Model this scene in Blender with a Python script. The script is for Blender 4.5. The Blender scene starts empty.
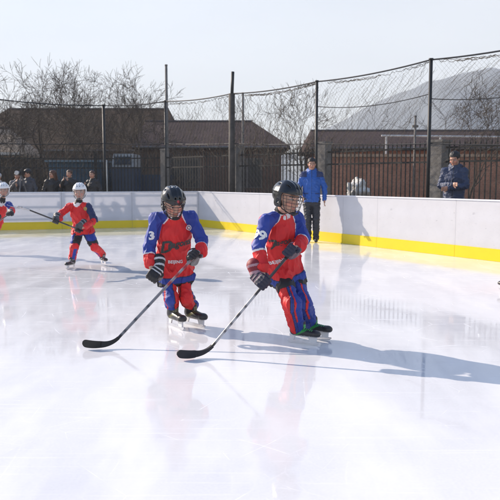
import bpy, math, random
import numpy as np
from mathutils import Vector, Matrix, noise
from mathutils.bvhtree import BVHTree
random.seed(7); np.random.seed(7)
scene = bpy.context.scene
COL = bpy.context.scene.collection
FPX = 694.44; CAMH = 1.35; PITCH = math.atan(70.0/FPX)
cp, sp_ = math.cos(PITCH), math.sin(PITCH)

# ------------------------------------------------------------------ placing
def ray(px, py):
    a = (px-250)/FPX; b = (250-py)/FPX
    return np.array([a, cp+b*sp_, -sp_+b*cp])
def P(px, py, d):
    r = ray(px, py); r = r*(d/r[1]); return r+np.array([0, 0, CAMH])
def G(px, py, z=0.0):
    r = ray(px, py); t = (z-CAMH)/r[2]; return r*t+np.array([0, 0, CAMH])
def nz(v):
    v = np.array(v, float); return v/np.linalg.norm(v)
def A(*v): return np.array(v, float)

# ------------------------------------------------------------------ materials
MATS = {}
def new_mat(name):
    m = bpy.data.materials.new(name); m.use_nodes = True
    nt = m.node_tree; b = nt.nodes['Principled BSDF']
    return m, nt, b
def noise_node(nt, scale, detail=4, coord='Object', stretch=None, rough=0.55):
    tc = nt.nodes.new('ShaderNodeTexCoord'); mp = nt.nodes.new('ShaderNodeMapping')
    nt.links.new(tc.outputs[coord], mp.inputs['Vector'])
    if stretch: mp.inputs['Scale'].default_value = stretch
    n = nt.nodes.new('ShaderNodeTexNoise'); n.inputs['Scale'].default_value = scale
    n.inputs['Detail'].default_value = detail; n.inputs['Roughness'].default_value = rough
    nt.links.new(mp.outputs['Vector'], n.inputs['Vector'])
    return n
def mixrgb(nt, fac, a, b, blend='MIX'):
    mx = nt.nodes.new('ShaderNodeMix'); mx.data_type = 'RGBA'; mx.blend_type = blend
    def put(sock, v):
        if hasattr(v, 'links'): nt.links.new(v, sock)
        elif isinstance(v, (int, float)): sock.default_value = v
        else: sock.default_value = (*v[:3], 1)
    put(mx.inputs[0], fac); put(mx.inputs[6], a); put(mx.inputs[7], b)
    return mx.outputs[2]
def ramp(nt, src, stops):
    r = nt.nodes.new('ShaderNodeValToRGB'); nt.links.new(src, r.inputs[0])
    e = r.color_ramp.elements
    while len(e) < len(stops): e.new(0.5)
    for i, (p, c) in enumerate(stops):
        e[i].position = p; e[i].color = (*c, 1) if len(c) == 3 else c
    return r.outputs[0]
def bump(nt, b, src, strength, dist=0.01):
    bp = nt.nodes.new('ShaderNodeBump'); bp.inputs['Strength'].default_value = strength
    bp.inputs['Distance'].default_value = dist
    nt.links.new(src, bp.inputs['Height']); nt.links.new(bp.outputs[0], b.inputs['Normal'])
def mat(name, c, rough=0.6, metal=0.0, vary=0.15, vs=6.0, bmp=0.0, bs=60.0, spec=None, c2=None, stretch=None):
    if name in MATS: return MATS[name]
    m, nt, b = new_mat(name)
    n = noise_node(nt, vs, 5, stretch=stretch)
    c2 = c2 or tuple(max(0, x*(1-vary*2)) for x in c)
    o = ramp(nt, n.outputs[0], [(0.3, c2), (0.7, c)])
    nt.links.new(o, b.inputs['Base Color'])
    b.inputs['Roughness'].default_value = rough; b.inputs['Metallic'].default_value = metal
    if spec is not None: b.inputs['Specular IOR Level'].default_value = spec
    if bmp:
        n2 = noise_node(nt, bs, 4); bump(nt, b, n2.outputs[0], bmp)
    MATS[name] = m; return m
def colmat(name, rough=0.8, bmp=0.25, bs=220.0, vary=0.12, vs=14.0, sheen=0.0, coat=0.0, sss=0.0):
    if name in MATS: return MATS[name]
    m, nt, b = new_mat(name)
    at = nt.nodes.new('ShaderNodeAttribute'); at.attribute_name = 'Col'
    n = noise_node(nt, vs, 5)
    f = ramp(nt, n.outputs[0], [(0.25, (1-vary*1.6,)*3), (0.75, (1, 1, 1))])
    o = mixrgb(nt, 1.0, at.outputs['Color'], f, 'MULTIPLY')
    nt.links.new(o, b.inputs['Base Color'])
    b.inputs['Roughness'].default_value = rough
    if sheen: b.inputs['Sheen Weight'].default_value = sheen
    if coat: b.inputs['Coat Weight'].default_value = coat; b.inputs['Coat Roughness'].default_value = 0.08
    if sss:
        b.inputs['Subsurface Weight'].default_value = sss; b.inputs['Subsurface Radius'].default_value = (0.012, 0.005, 0.003)
        b.inputs['Subsurface Scale'].default_value = 0.4
    if bmp:
        n2 = noise_node(nt, bs, 3); bump(nt, b, n2.outputs[0], bmp, 0.002)
    MATS[name] = m; return m

M_CLOTH = lambda: colmat('jersey_cloth', 0.6, 0.3, 260, 0.12)
M_JACKET = lambda: colmat('jacket_cloth', 0.6, 0.3, 120, 0.2)
M_SKIN = lambda: colmat('skin', 0.5, 0.1, 120, 0.12, 30, sss=0.15)
M_SHELL = lambda: colmat('helmet_plastic', 0.24, 0.0, 60, 0.06, coat=0.2)
M_GLOVE = lambda: colmat('glove_leather', 0.6, 0.35, 180, 0.15)
M_BOOT = lambda: colmat('boot_leather', 0.42, 0.25, 120, 0.15)
M_HAIR = lambda: colmat('hair', 0.55, 0.6, 150, 0.3)

# ------------------------------------------------------------------ objects
def empty(name, loc, label=None, cat=None, group=None, rz=0):
    o = bpy.data.objects.new(name, None); COL.objects.link(o)
    o.location = tuple(loc); o.rotation_euler = (0, 0, rz); o.empty_display_size = 0.1
    tag(o, label, cat, group); return o
def tag(o, label=None, cat=None, group=None, kind=None):
    if label: o['label'] = label
    if cat: o['category'] = cat
    if group: o['group'] = group
    if kind: o['kind'] = kind
    return o
def link_mesh(name, V, F, m, parent=None, cols=None, smooth=False, origin=None):
    V = np.asarray(V, float)
    if origin is None: origin = np.array(parent.location) if parent and parent.parent is None else A(0, 0, 0)
    par = parent
    off = np.array(origin, float)
    if parent is not None:
        off = np.zeros(3); q = parent
        while q is not None: off += np.array(q.location); q = q.parent
    me = bpy.data.meshes.new(name)
    loc = off if parent is None else off
    if parent is None: loc = np.array(origin, float)
    me.from_pydata((V-loc).tolist(), [], [tuple(f) for f in F]); me.update()
    if smooth: me.polygons.foreach_set('use_smooth', [True]*len(me.polygons))
    if cols is not None:
        ca = me.color_attributes.new('Col', 'FLOAT_COLOR', 'POINT')
        c4 = np.ones((len(V), 4), np.float32); c4[:, :3] = cols
        ca.data.foreach_set('color', c4.ravel())
    if m: me.materials.append(m)
    o = bpy.data.objects.new(name, me); COL.objects.link(o)
    if parent is not None: o.parent = parent
    else: o.location = tuple(origin)
    return o
def copy_tree(o, parent=None):
    c = o.copy(); COL.objects.link(c); c.parent = parent
    for ch in o.children: copy_tree(ch, c)
    return c

class MB:
    def __init__(s): s.V = []; s.F = []
    def add(s, V, F):
        n = len(s.V); s.V.extend([tuple(v) for v in V]); s.F.extend([tuple(i+n for i in f) for f in F]); return s
    def box(s, lo, hi):
        x0, y0, z0 = lo; x1, y1, z1 = hi
        V = [(x0,y0,z0),(x1,y0,z0),(x1,y1,z0),(x0,y1,z0),(x0,y0,z1),(x1,y0,z1),(x1,y1,z1),(x0,y1,z1)]
        return s.add(V, [(0,3,2,1),(4,5,6,7),(0,1,5,4),(1,2,6,5),(2,3,7,6),(3,0,4,7)])
    def obox(s, c, ax, ay, az, hx, hy, hz):
        c, ax, ay, az = map(np.array, (c, ax, ay, az)); V = []
        for sz in (-1, 1):
            for sx, sy in ((-1,-1),(1,-1),(1,1),(-1,1)): V.append(c+ax*hx*sx+ay*hy*sy+az*hz*sz)
        return s.add(V, [(0,3,2,1),(4,5,6,7),(0,1,5,4),(1,2,6,5),(2,3,7,6),(3,0,4,7)])
    def bar(s, a, b, w, t, up=(0,0,1)):
        a, b = np.array(a, float), np.array(b, float); d = nz(b-a); u = np.array(up, float)
        sd = np.cross(d, u); sd = nz(sd) if np.linalg.norm(sd) > 1e-6 else A(1,0,0)
        u2 = np.cross(sd, d)
        return s.obox((a+b)/2, d, sd, u2, np.linalg.norm(b-a)/2, w/2, t/2)
    def tube(s, pts, r, n=6, cap=True):
        pts = [np.array(p, float) for p in pts]; m = len(pts)
        rs = r if hasattr(r, '__len__') else [r]*m
        V = []; up = None
        for i, p in enumerate(pts):
            d = nz(pts[min(i+1, m-1)]-pts[max(i-1, 0)]+1e-9)
            if up is None:
                up = A(0,0,1) if abs(d[2]) < 0.9 else A(1,0,0)
            sd = np.cross(d, up); sd = nz(sd); up = np.cross(sd, d)
            for k in range(n):
                a = 2*math.pi*k/n; V.append(p+sd*math.cos(a)*rs[i]+up*math.sin(a)*rs[i])
        F = []
        for i in range(m-1):
            for k in range(n):
                k2 = (k+1) % n; F.append((i*n+k, i*n+k2, (i+1)*n+k2, (i+1)*n+k))
        if cap: F.append(tuple(range(n))[::-1]); F.append(tuple(range((m-1)*n, m*n)))
        return s.add(V, F)
    def build(s, name, m, parent=None, smooth=False, origin=None, cols=None):
        return link_mesh(name, s.V, s.F, m, parent, cols, smooth, origin)

# ------------------------------------------------------------------ implicit solids
def rc(a, b, r1, r2):
    a, b = np.array(a, float), np.array(b, float); ab = b-a; L2 = max(ab.dot(ab), 1e-9)
    R = max(r1, r2)
    def f(X, Y, Z):
        h = np.clip(((X-a[0])*ab[0]+(Y-a[1])*ab[1]+(Z-a[2])*ab[2])/L2, 0, 1)
        return np.sqrt((X-a[0]-h*ab[0])**2+(Y-a[1]-h*ab[1])**2+(Z-a[2]-h*ab[2])**2)-(r1+(r2-r1)*h)
    return f, np.minimum(a, b)-R, np.maximum(a, b)+R
I3 = np.eye(3)
def _loc(c, R, X, Y, Z):
    x, y, z = X-c[0], Y-c[1], Z-c[2]
    return [R[i][0]*x+R[i][1]*y+R[i][2]*z for i in range(3)]
def el(c, r, R=I3):
    c = np.array(c, float); m = max(r)
    def f(X, Y, Z):
        q = _loc(c, R, X, Y, Z)
        k0 = np.sqrt(sum((q[i]/r[i])**2 for i in range(3))); k1 = np.sqrt(sum((q[i]/r[i]**2)**2 for i in range(3)))+1e-9
        return k0*(k0-1)/k1
    return f, c-m, c+m
def bx(c, h, R=I3, rd=0.0):
    c = np.array(c, float); m = float(np.linalg.norm(h))
    def f(X, Y, Z):
        q = [np.abs(v)-(h[i]-rd) for i, v in enumerate(_loc(c, R, X, Y, Z))]
        return np.sqrt(sum(np.maximum(v, 0)**2 for v in q))+np.minimum(np.maximum(q[0], np.maximum(q[1], q[2])), 0)-rd
    return f, c-m, c+m
def ec(a, b, r1, r2, side):
    """capsule of elliptical section: r = (side radius, depth radius)"""
    a, b = np.array(a, float), np.array(b, float); ax = nz(b-a); L = np.linalg.norm(b-a)
    sd = nz(np.array(side)-ax*np.dot(side, ax)); fr = np.cross(ax, sd); R = np.array([sd, fr, ax])
    M = max(*r1, *r2)
    def f(X, Y, Z):
        q = _loc(a, R, X, Y, Z); h = np.clip(q[2]/L, 0, 1)
        rs = r1[0]+(r2[0]-r1[0])*h; rf = r1[1]+(r2[1]-r1[1])*h; rz = np.minimum(rs, rf)
        e = q[2]-h*L
        return (np.sqrt((q[0]/rs)**2+(q[1]/rf)**2+(e/rz)**2)-1)*rz
    return f, np.minimum(a, b)-M, np.maximum(a, b)+M

class Solid:
    def __init__(s, h): s.h = h; s.ops = []
    def add(s, p, k=0.0): s.ops.append(('a', p, k)); return s
    def cut(s, p, k=0.0): s.ops.append(('c', p, k)); return s
    def keep(s, p): s.ops.append(('k', p, 0)); return s
    def mesh(s):
        h = s.h; lo = np.min([o[1][1] for o in s.ops if o[0] == 'a'], axis=0)-3*h
        hi = np.max([o[1][2] for o in s.ops if o[0] == 'a'], axis=0)+3*h
        dims = np.ceil((hi-lo)/h).astype(int)+1
        D = np.full(dims, 0.5, np.float32); axs = [(lo[i]+h*np.arange(dims[i])).astype(np.float32) for i in range(3)]
        for mode, (f, plo, phi), k in s.ops:
            mg = 3*h+k*1.2
            i0 = np.clip(np.floor((plo-mg-lo)/h).astype(int), 0, dims); i1 = np.clip(np.ceil((phi+mg-lo)/h).astype(int)+1, 0, dims)
            if mode == 'k': i0 = np.zeros(3, int); i1 = dims
            if (i1 <= i0).any(): continue
            sl = tuple(slice(i0[i], i1[i]) for i in range(3))
            X = axs[0][sl[0]][:, None, None]; Y = axs[1][sl[1]][None, :, None]; Z = axs[2][sl[2]][None, None, :]
            d = f(X, Y, Z)
            Dn = D[sl]
            if mode == 'a':
                if k > 0:
                    hh = np.maximum(k-np.abs(Dn-d), 0)/k; D[sl] = np.minimum(Dn, d)-hh*hh*k*0.25
                else: D[sl] = np.minimum(Dn, d)
            else:
                if mode == 'c': d = -d
                if k > 0:
                    hh = np.maximum(k-np.abs(Dn-d), 0)/k; D[sl] = np.maximum(Dn, d)+hh*hh*k*0.25
                else: D[sl] = np.maximum(Dn, d)
        return nets(D, lo, h)
def nets(D, lo, h):
    S = D < 0
    c = [(i, j, k) for i in (0, 1) for j in (0, 1) for k in (0, 1)]
    n = [d-1 for d in D.shape]
    cnt = sum(S[i:i+n[0], j:j+n[1], k:k+n[2]].astype(np.int8) for i, j, k in c)
    act = (cnt > 0) & (cnt < 8); idx = np.argwhere(act)
    vals = np.stack([D[idx[:, 0]+i, idx[:, 1]+j, idx[:, 2]+k] for i, j, k in c], 1)
    pos = np.zeros((len(idx), 3)); num = np.zeros(len(idx))
    for a in range(8):
        for b in range(a+1, 8):
            df = [c[b][t]-c[a][t] for t in range(3)]
            if sum(abs(x) for x in df) != 1: continue
            va, vb = vals[:, a], vals[:, b]; m = (va < 0) != (vb < 0)
            t = np.where(m, va/np.where(m, va-vb, 1), 0)
            for q in range(3): pos[:, q] += np.where(m, c[a][q]+t*df[q], 0)
            num += m
    pos /= num[:, None]; V = lo+(idx+pos)*h
    ids = np.full(n, -1, np.int64); ids[act] = np.arange(len(idx))
    F = []
    for ax in range(3):
        u, v = (ax+1) % 3, (ax+2) % 3
        s0 = [slice(None)]*3; s1 = [slice(None)]*3; s0[ax] = slice(0, -1); s1[ax] = slice(1, None)
        e = np.argwhere(S[tuple(s0)] != S[tuple(s1)])
        e = e[(e[:, u] > 0) & (e[:, v] > 0) & (e[:, u] < n[u]) & (e[:, v] < n[v])]
        du = np.zeros(3, int); du[u] = 1; dv = np.zeros(3, int); dv[v] = 1
        q = [ids[tuple((e-x).T)] for x in (du+dv, dv, 0*du, du)]
        q = np.stack(q, 1); ins = S[tuple(e.T)]
        q[~ins] = q[~ins][:, ::-1]; F.append(q)
    F = np.concatenate(F); F = F[(F >= 0).all(1)]
    return V, F
def vnormals(V, F):
    N = np.zeros_like(V); fn = np.cross(V[F[:, 2]]-V[F[:, 0]], V[F[:, 3]]-V[F[:, 1]])
    for i in range(4): np.add.at(N, F[:, i], fn)
    return N/(np.linalg.norm(N, axis=1)[:, None]+1e-12)
def relax(V, F, it=1, w=0.5):
    for _ in range(it):
        S = np.zeros_like(V); C = np.zeros(len(V))
        for i in range(4):
            np.add.at(S, F[:, i], V[F[:, (i+1) % 4]]); np.add.at(C, F[:, i], 1)
            np.add.at(S, F[:, i], V[F[:, (i+3) % 4]]); np.add.at(C, F[:, i], 1)
        V = V*(1-w)+S/C[:, None]*w
    return V
def wrinkle(V, F, amp, scale=14.0, st=(1, 1, 1), seed=0.0, mask=None):
    N = vnormals(V, F); o = np.empty(len(V)); sc = np.array(st)*scale
    for i, p in enumerate(V*sc+seed):
        a = noise.noise(Vector(p)); b = noise.noise(Vector(p*2.3+5))
        r = 1-min(1, 3.2*abs(a)); o[i] = r*r*1.3-.35+b*0.35
    if mask is not None: o = o*mask
    return V+N*(o*amp)[:, None]
def seg_dist(V, a, b):
    a, b = np.array(a), np.array(b); ab = b-a; h = np.clip((V-a)@ab/(ab@ab), 0, 1)
    off = V-a-h[:, None]*ab; return np.linalg.norm(off, axis=1), h, off

# ------------------------------------------------------------------ decals on cloth
def flat_text(txt, size, shear=0.0, bold=0.0):
    cu = bpy.data.curves.new('t', 'FONT'); cu.body = txt; cu.size = size; cu.shear = shear; cu.offset = bold
    cu.align_x = 'CENTER'; cu.align_y = 'CENTER'; cu.resolution_u = 3
    o = bpy.data.objects.new('t', cu); COL.objects.link(o)
    bpy.context.view_layer.update()
    dg = bpy.context.evaluated_depsgraph_get(); me = bpy.data.meshes.new_from_object(o.evaluated_get(dg))
    V = [tuple(v.co[:2]) for v in me.vertices]; F = [tuple(p.vertices) for p in me.polygons]
    bpy.data.objects.remove(o); bpy.data.curves.remove(cu); bpy.data.meshes.remove(me)
    return V, F
def joined(*sh):
    V, F = [], []
    for (v, f), dx, dy in sh:
        n = len(V); V += [(x+dx, y+dy) for x, y in v]; F += [tuple(i+n for i in t) for t in f]
    return V, F
def disc(r, r0=0.0, n=20):
    V = [(r*math.cos(2*math.pi*i/n), r*math.sin(2*math.pi*i/n)) for i in range(n)]
    if r0 == 0: return V, [tuple(range(n))]
    V += [(r0*math.cos(2*math.pi*i/n), r0*math.sin(2*math.pi*i/n)) for i in range(n)]
    return V, [(i, (i+1) % n, n+(i+1) % n, n+i) for i in range(n)]
def decal(host_VF, shape, org, right, up, name, m, parent, off=0.0046, maxe=0.0065):
    import bmesh
    bvh = BVHTree.FromPolygons([tuple(v) for v in host_VF[0]], [tuple(f) for f in host_VF[1].tolist()])
    right = nz(right); up = nz(up-right*np.dot(up, right)); nrm = np.cross(right, up)
    bm = bmesh.new(); vs = [bm.verts.new((x, y, 0)) for x, y in shape[0]]
    for f in shape[1]:
        try: bm.faces.new([vs[i] for i in f])
        except ValueError: pass
    bmesh.ops.triangulate(bm, faces=bm.faces[:])
    for _ in range(7):
        es = [e for e in bm.edges if e.calc_length() > maxe]
        if not es: break
        bmesh.ops.subdivide_edges(bm, edges=es, cuts=1); bmesh.ops.triangulate(bm, faces=bm.faces[:])
    W = []; bad = set()
    for v in bm.verts:
        q = org+right*v.co.x+up*v.co.y
        hit = bvh.ray_cast(Vector(q+nrm*0.25), Vector(-nrm), 0.6)
        if hit[0] is None:
            W.append(q); bad.add(len(W)-1)
        else: W.append(np.array(hit[0])+nrm*off)
    bm.verts.index_update()
    F = [t for t in (tuple(v.index for v in f.verts) for f in bm.faces) if not bad.intersection(t) and max(np.dot(W[i], nrm) for i in t)-min(np.dot(W[i], nrm) for i in t) < .05]
    bm.free()
    used = sorted({i for t in F for i in t}); rm = {i: k for k, i in enumerate(used)}; W = [W[i] for i in used]; F = [tuple(rm[i] for i in t) for t in F]
    if not W: return None
    return link_mesh(name, W, F, m, parent, smooth=True)

# ------------------------------------------------------------------ head pieces
SKIN = A(0.60, 0.35, 0.25)
class Frame:
    def __init__(s, c, fwd, up=(0, 0, 1), sc=1.0):
        s.c = np.array(c, float); s.f = nz(fwd); up = np.array(up, float); s.r = nz(np.cross(s.f, up)); s.u = np.cross(s.r, s.f)
        s.R = np.array([s.r, s.f, s.u]); s.s = sc
    def w(s, x, y, z): return s.c+(s.r*x+s.f*y+s.u*z)*s.s
    def l(s, V): return ((V-s.c)@s.R.T)/s.s
    def el(s, c, r): return el(s.w(*c), [q*s.s for q in r], s.R)
    def bx(s, c, h, rd=0.0): return bx(s.w(*c), [q*s.s for q in h], s.R, rd*s.s)
    def rc(s, a, b, r1, r2): return rc(s.w(*a), s.w(*b), r1*s.s, r2*s.s)
def head_prims(S, H, ears=True):
    S.add(H.el((0, -.014, .03), (.072, .09, .08)), .02)
    S.add(H.el((0, .018, -.04), (.057, .066, .066)), .03)
    S.add(H.el((0, .062, -.088), (.024, .02, .017)), .02)
    for e in (-1, 1):
        S.add(H.el((e*.037, .056, -.03), (.024, .022, .022)), .015)
        if ears: S.add(H.el((e*.072, -.006, -.006), (.009, .019, .03)), .006)
    S.add(H.el((0, .072, .024), (.05, .016, .012)), .012)
    for e in (-1, 1):
        S.cut(H.el((e*.03, .094, .004), (.017, .014, .010)), .006)
        S.add(H.el((e*.03, .073, .004), (.013, .012, .011)), .002)
    S.add(H.rc((0, .078, .010), (0, .098, -.026), .008, .0115), .008)
    for e in (-1, 1): S.add(H.el((e*.010, .090, -.031), (.008, .008, .006)), .004)
    S.add(H.el((0, .079, -.052), (.022, .008, .005)), .005)
    S.add(H.el((0, .078, -.063), (.018, .008, .005)), .005)
    S.cut(H.el((0, .089, -.0575), (.02, .006, .0018)), .002)
def face_cols(V, H, base=SKIN, hair=(0.02, 0.016, 0.014)):
    C = np.tile(base, (len(V), 1)); q = H.l(V); ax = np.abs(q[:, 0]); fr = q[:, 1] > 0.045
    def put(m, c): C[m] = c
    ck = fr & (((ax-.04)/.022)**2+((q[:, 2]+.03)/.02)**2 < 1); C[ck] = C[ck]*A(1.12, .85, .82)
    put(fr & (ax < .021) & (np.abs(q[:, 2]+.0575) < .0095) & (q[:, 1] > .07), base*A(.80, .52, .52))
    put(fr & (((ax-.03)/.013)**2+((q[:, 2]-.004)/.006)**2 < 1), A(.5, .48, .46))
    put(fr & (((ax-.03)/.006)**2+((q[:, 2]-.004)/.0065)**2 < 1), A(.015, .01, .01))
    put(fr & (ax > .014) & (ax < .046) & (np.abs(q[:, 2]-.024+ (ax-.03)**2*6) < .0042), A(*hair))
    return C

def helmet(H, color, stripe, parent, logo=None):
    S = Solid(.0045*H.s/1.0)
    f0, lo, hi = H.el((0, -.008, .030), (.094, .116, .098))
    def f(X, Y, Z):
        q = [v/H.s for v in _loc(H.c, H.R, X, Y, Z)]
        d = f0(X, Y, Z); ax = np.abs(q[0])
        rid = np.exp(-((ax-.036)/.012)**2)*.006+np.exp(-(ax/.008)**2)*.003
        rid = rid*np.clip((q[2]-.02)/.04, 0, 1)
        band = np.exp(-((q[2]-.045-.25*q[1]*0)/.006)**2)*.003*(q[1] < .06)
        step = .004/(1+np.exp(-(q[1]+.02)/.004))
        return d-(rid+band+step*(q[2] > .0))*H.s
    S.add((f, lo-.012, hi+.012))
    for e in (-1, 1): S.add(H.el((e*.072, -.012, -.025), (.018, .045, .05)), .012)
    S.cut(H.el((0, -.008, .022), (.082, .102, .088)), .003)
    S.cut(H.bx((0, .11, -.045), (.12, .095, .085), .02), .006)
    S.cut(H.bx((0, 0, -.12), (.2, .2, .055)), .004)
    S.cut(H.bx((0, -.13, -.07), (.2, .07, .05)), .006)
    for e in (-1, 1):
        for y0, y1, z, x in ((.045, .085, .098, .018), (-.05, -.01, .128, .018), (.03, .06, .095, .058), (-.06, -.02, .105, .058)):
            S.cut(H.rc((e*x, y0, z), (e*x, y1, z-.012), .0075, .0065), .001)
        S.cut(H.rc((e*.10, -.06, .055), (e*.10, -.02, .055), .008, .008), .001)
        S.cut(H.el((e*.1, -.012, -.02), (.02, .014, .018)), .002)
    V, F = S.mesh(); q = H.l(V)
    C = np.tile(A(*color), (len(V), 1))
    C[np.abs(q[:, 1]+.02) < .0025] = A(*color)*.4
    inner = ((q[:, 0]/.087)**2+((q[:, 1]+.008)/.107)**2+((q[:, 2]-.025)/.092)**2 < 1)
    C[inner & (q[:, 2] > -.03)] = A(.02, .02, .02)
    if stripe is not None: C[(np.abs(q[:, 2]-.036) < .006) & (q[:, 1] > .085) & (np.abs(q[:, 0]) < .042)] = A(*stripe)
    o = link_mesh('helmet', V, F, M_SHELL(), parent, C, True)
    if logo is not None:
        decal((V, F), disc(.011), H.w(0, .12, .072), -H.r, H.u, 'helmet_badge', mat('badge_paint', logo, .4), o, .0015)
    return o
def cage(H, color, parent, metal=1.0):
    mb = MB()
    def pt(th, z):
        t = (z+.105)/.13; rx = .060+.030*min(1, max(0, t)); ry = .118+.006*math.sin(math.pi*min(1, max(0, t)))-.012*(1-min(1, max(0, t)))
        return H.w(rx*math.sin(th), .005+ry*math.cos(th), z)
    W = 1.35
    for z in (.028, .004, -.020, -.044, -.068, -.092):
        w = W if z > -.06 else 1.1
        r = .0026 if z in (.028, -.092) else .0017
        mb.tube([pt(w*(-1+2*i/14), z) for i in range(15)], r*H.s, 5)
    for th in (-1.1, -.72, -.38, 0, .38, .72, 1.1):
        mb.tube([pt(th, .028-.120*i/7) for i in range(8)], .0017*H.s, 5)
    for e in (-1, 1):
        mb.tube([pt(e*W, .028), pt(e*W, .0), pt(e*1.3, -.044), pt(e*1.1, -.092)], .0028*H.s, 5)
    o = mb.build('face_cage', mat('cage_wire_%d' % int(color[0]*100), color, .35, metal, .1), parent, True)
    # chin cup and straps
    S = Solid(.004); S.add(H.el((0, .086, -.094), (.03, .016, .017))); S.cut(H.el((0, .070, -.085), (.03, .02, .022)))
    V, F = S.mesh(); link_mesh('chin_cup', V, F, mat('chin_rubber', (.03, .03, .03), .6), parent, None, True)
    for e in (-1, 1):
        mb = MB(); mb.tube([H.w(e*.088, .0, -.03), H.w(e*.075, .03, -.07), H.w(e*.03, .082, -.1)], .004*H.s, 5)
        mb.build('chin_strap', mat('strap_black', (.02, .02, .02), .7), parent, True)
    return o

# ------------------------------------------------------------------ glove, skate, stick
def glove(c, shaft, wrist, elbow, parent, pal, s=1.0, grip=True):
    c = np.array(c, float); w = nz(shaft); toE = nz(np.array(elbow)-np.array(wrist))
    p = nz((np.array(wrist)-c)-w*np.dot(np.array(wrist)-c, w)); q = np.cross(w, p)
    wc = c+p*.075*s
    S = Solid(.0042)
    pc = c+p*.045*s; R = np.array([w, p, q])
    S.add(bx(pc+q*.004, (.046*s, .040*s, .030*s), R, .02*s))
    for i, o in enumerate((-.034, -.0115, .0115, .034)):
        rr = (.0145, .0155, .0155, .0145)[i]*s; L = (.9, 1.0, 1.02, .95)[i]
        pts = []
        for a in (.55, 1.25, 2.05, 2.9, 3.6):
            t = a*L; rad = .034*s
            pts.append(c+w*o*s+p*math.cos(t)*rad+q*math.sin(t)*rad)
        for j in range(4): S.add(rc(pts[j], pts[j+1], rr, rr*.96), .0035)
    th = [c-w*-.046*s+p*.05*s-q*.012*s, c+w*.048*s+p*.02*s-q*.032*s, c+w*.030*s-p*.012*s-q*.033*s]
    S.add(rc(th[0], th[1], .017*s, .016*s), .006); S.add(rc(th[1], th[2], .016*s, .014*s), .005)
    # padded rolls over the back of the hand and the flared cuff
    for k, o in enumerate((.02, .047, .074)):
        S.add(rc(c+p*o*s+q*.030*s-w*.030*s, c+p*o*s+q*.030*s+w*.030*s, .0135*s, .0135*s), .003)
    cu0 = wc; cu1 = wc+toE*.075*s
    S.add(rc(cu0, cu0+toE*.02*s, .040*s, .043*s), .014); S.add(rc(cu0+toE*.03*s, cu1, .044*s, .056*s), .008)
    V, F = S.mesh()
    a = (V-wc)@toE/s; b = (V-c)@p/s; d = (V-c)@q/s
    base, white, cuff = pal; C = np.tile(A(*base), (len(V), 1))
    C[(a > .012) & (a < .03)] = A(*white); C[(a >= .03)] = A(*cuff); C[(a > .062) & (a < .078)] = A(*white)
    for o in (.0335, .0605): C[(np.abs(b-o) < .005) & (d > .012) & (a < .012)] = A(*white)
    C[(d < -.01) & (b > .0) & (a < .01)] = A(*base)*.6+A(*white)*.3
    g = link_mesh('glove', V, F, M_GLOVE(), parent, C, True)
    return g
def skate(gc, fdir, parent, main, accent, toe=(.03,.03,.03), s=1.0, shaft=.165, roll=0.0, lift=0.0, pitchup=0.0, lean=None, holder=(.75, .75, .75)):
    """gc = ground point under the ankle"""
    f = nz(A(fdir[0], fdir[1], math.tan(pitchup))); up = A(0, 0, 1) if lean is None else nz(A(*lean))
    H = Frame(A(gc[0], gc[1], lift), f, up, s)
    S = Solid(.0045)
    S.add(H.el((0, -.03, .098), (.036, .045, .042))); S.add(H.rc((0, -.01, .092), (0, .105, .082), .037, .031), .02)
    S.add(H.el((0, .135, .085), (.035, .038, .029)), .012)
    S.add(H.rc((0, -.018, .115), (0, -.026, shaft), .039, .045), .025)
    S.add(H.rc((0, .03, .135), (0, .026, .158), .022, .024), .012)
    S.cut(H.bx((0, .05, .03), (.2, .4, .034)), .004)
    S.cut(H.el((0, -.01, shaft+.045), (.038, .036, .035)), .004)
    V, F = S.mesh(); q = H.l(V); C = np.tile(A(*main), (len(V), 1))
    sid = np.abs(q[:, 0]) > .02
    C[sid & (np.abs((q[:, 2]-.07)-.55*(q[:, 1]+.02)) < .012) & (q[:, 1] > -.02) & (q[:, 1] < .10)] = A(*accent)
    C[sid & (np.abs((q[:, 2]-.14)+.3*(q[:, 1])) < .010) & (q[:, 1] < .03)] = A(*accent)*.8
    C[q[:, 1] > .125] = A(*toe)
    C[(q[:, 2] < .071)] = A(.35, .35, .35)
    lace = (np.abs(q[:, 0]) < .020) & (q[:, 1] > .03) & (q[:, 1] < .115) & (q[:, 2] > .1) & (q[:, 2] < .15) & (np.sin(q[:, 1]*420) > .0)
    C[lace] = A(*accent)*1.2+.05
    b = link_mesh('skate_boot', V, F, M_BOOT(), parent, C, True)
    mb = MB()
    mb.add([H.w(x, y, z) for x in (-.006, .006) for y, z in ((-.075, .070), (-.075, .024), (-.045, .022), (-.030, .054), (.075, .056), (.09, .022), (.14, .022), (.145, .070))],
           [tuple(range(8)), tuple(range(15, 7, -1))]+[(i, 8+i, 8+(i+1) % 8, (i+1) % 8) for i in range(8)])
    h = mb.build('blade_holder', mat('holder_plastic_%d' % int(holder[0]*10), holder, .35, 0, .05), b)
    mb = MB(); pr = [(-.095, .012), (-.085, .002), (-.04, .0), (.10, .0), (.15, .004), (.168, .018), (.165, .026), (-.09, .026)]
    mb.add([H.w(x, y, z) for x in (-.0018, .0018) for y, z in pr],
           [tuple(range(8)), tuple(range(15, 7, -1))]+[(i, 8+i, 8+(i+1) % 8, (i+1) % 8) for i in range(8)])
    mb.build('steel_runner', mat('runner_steel', (.75, .75, .77), .2, 1, .05), b)
    return b
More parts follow.
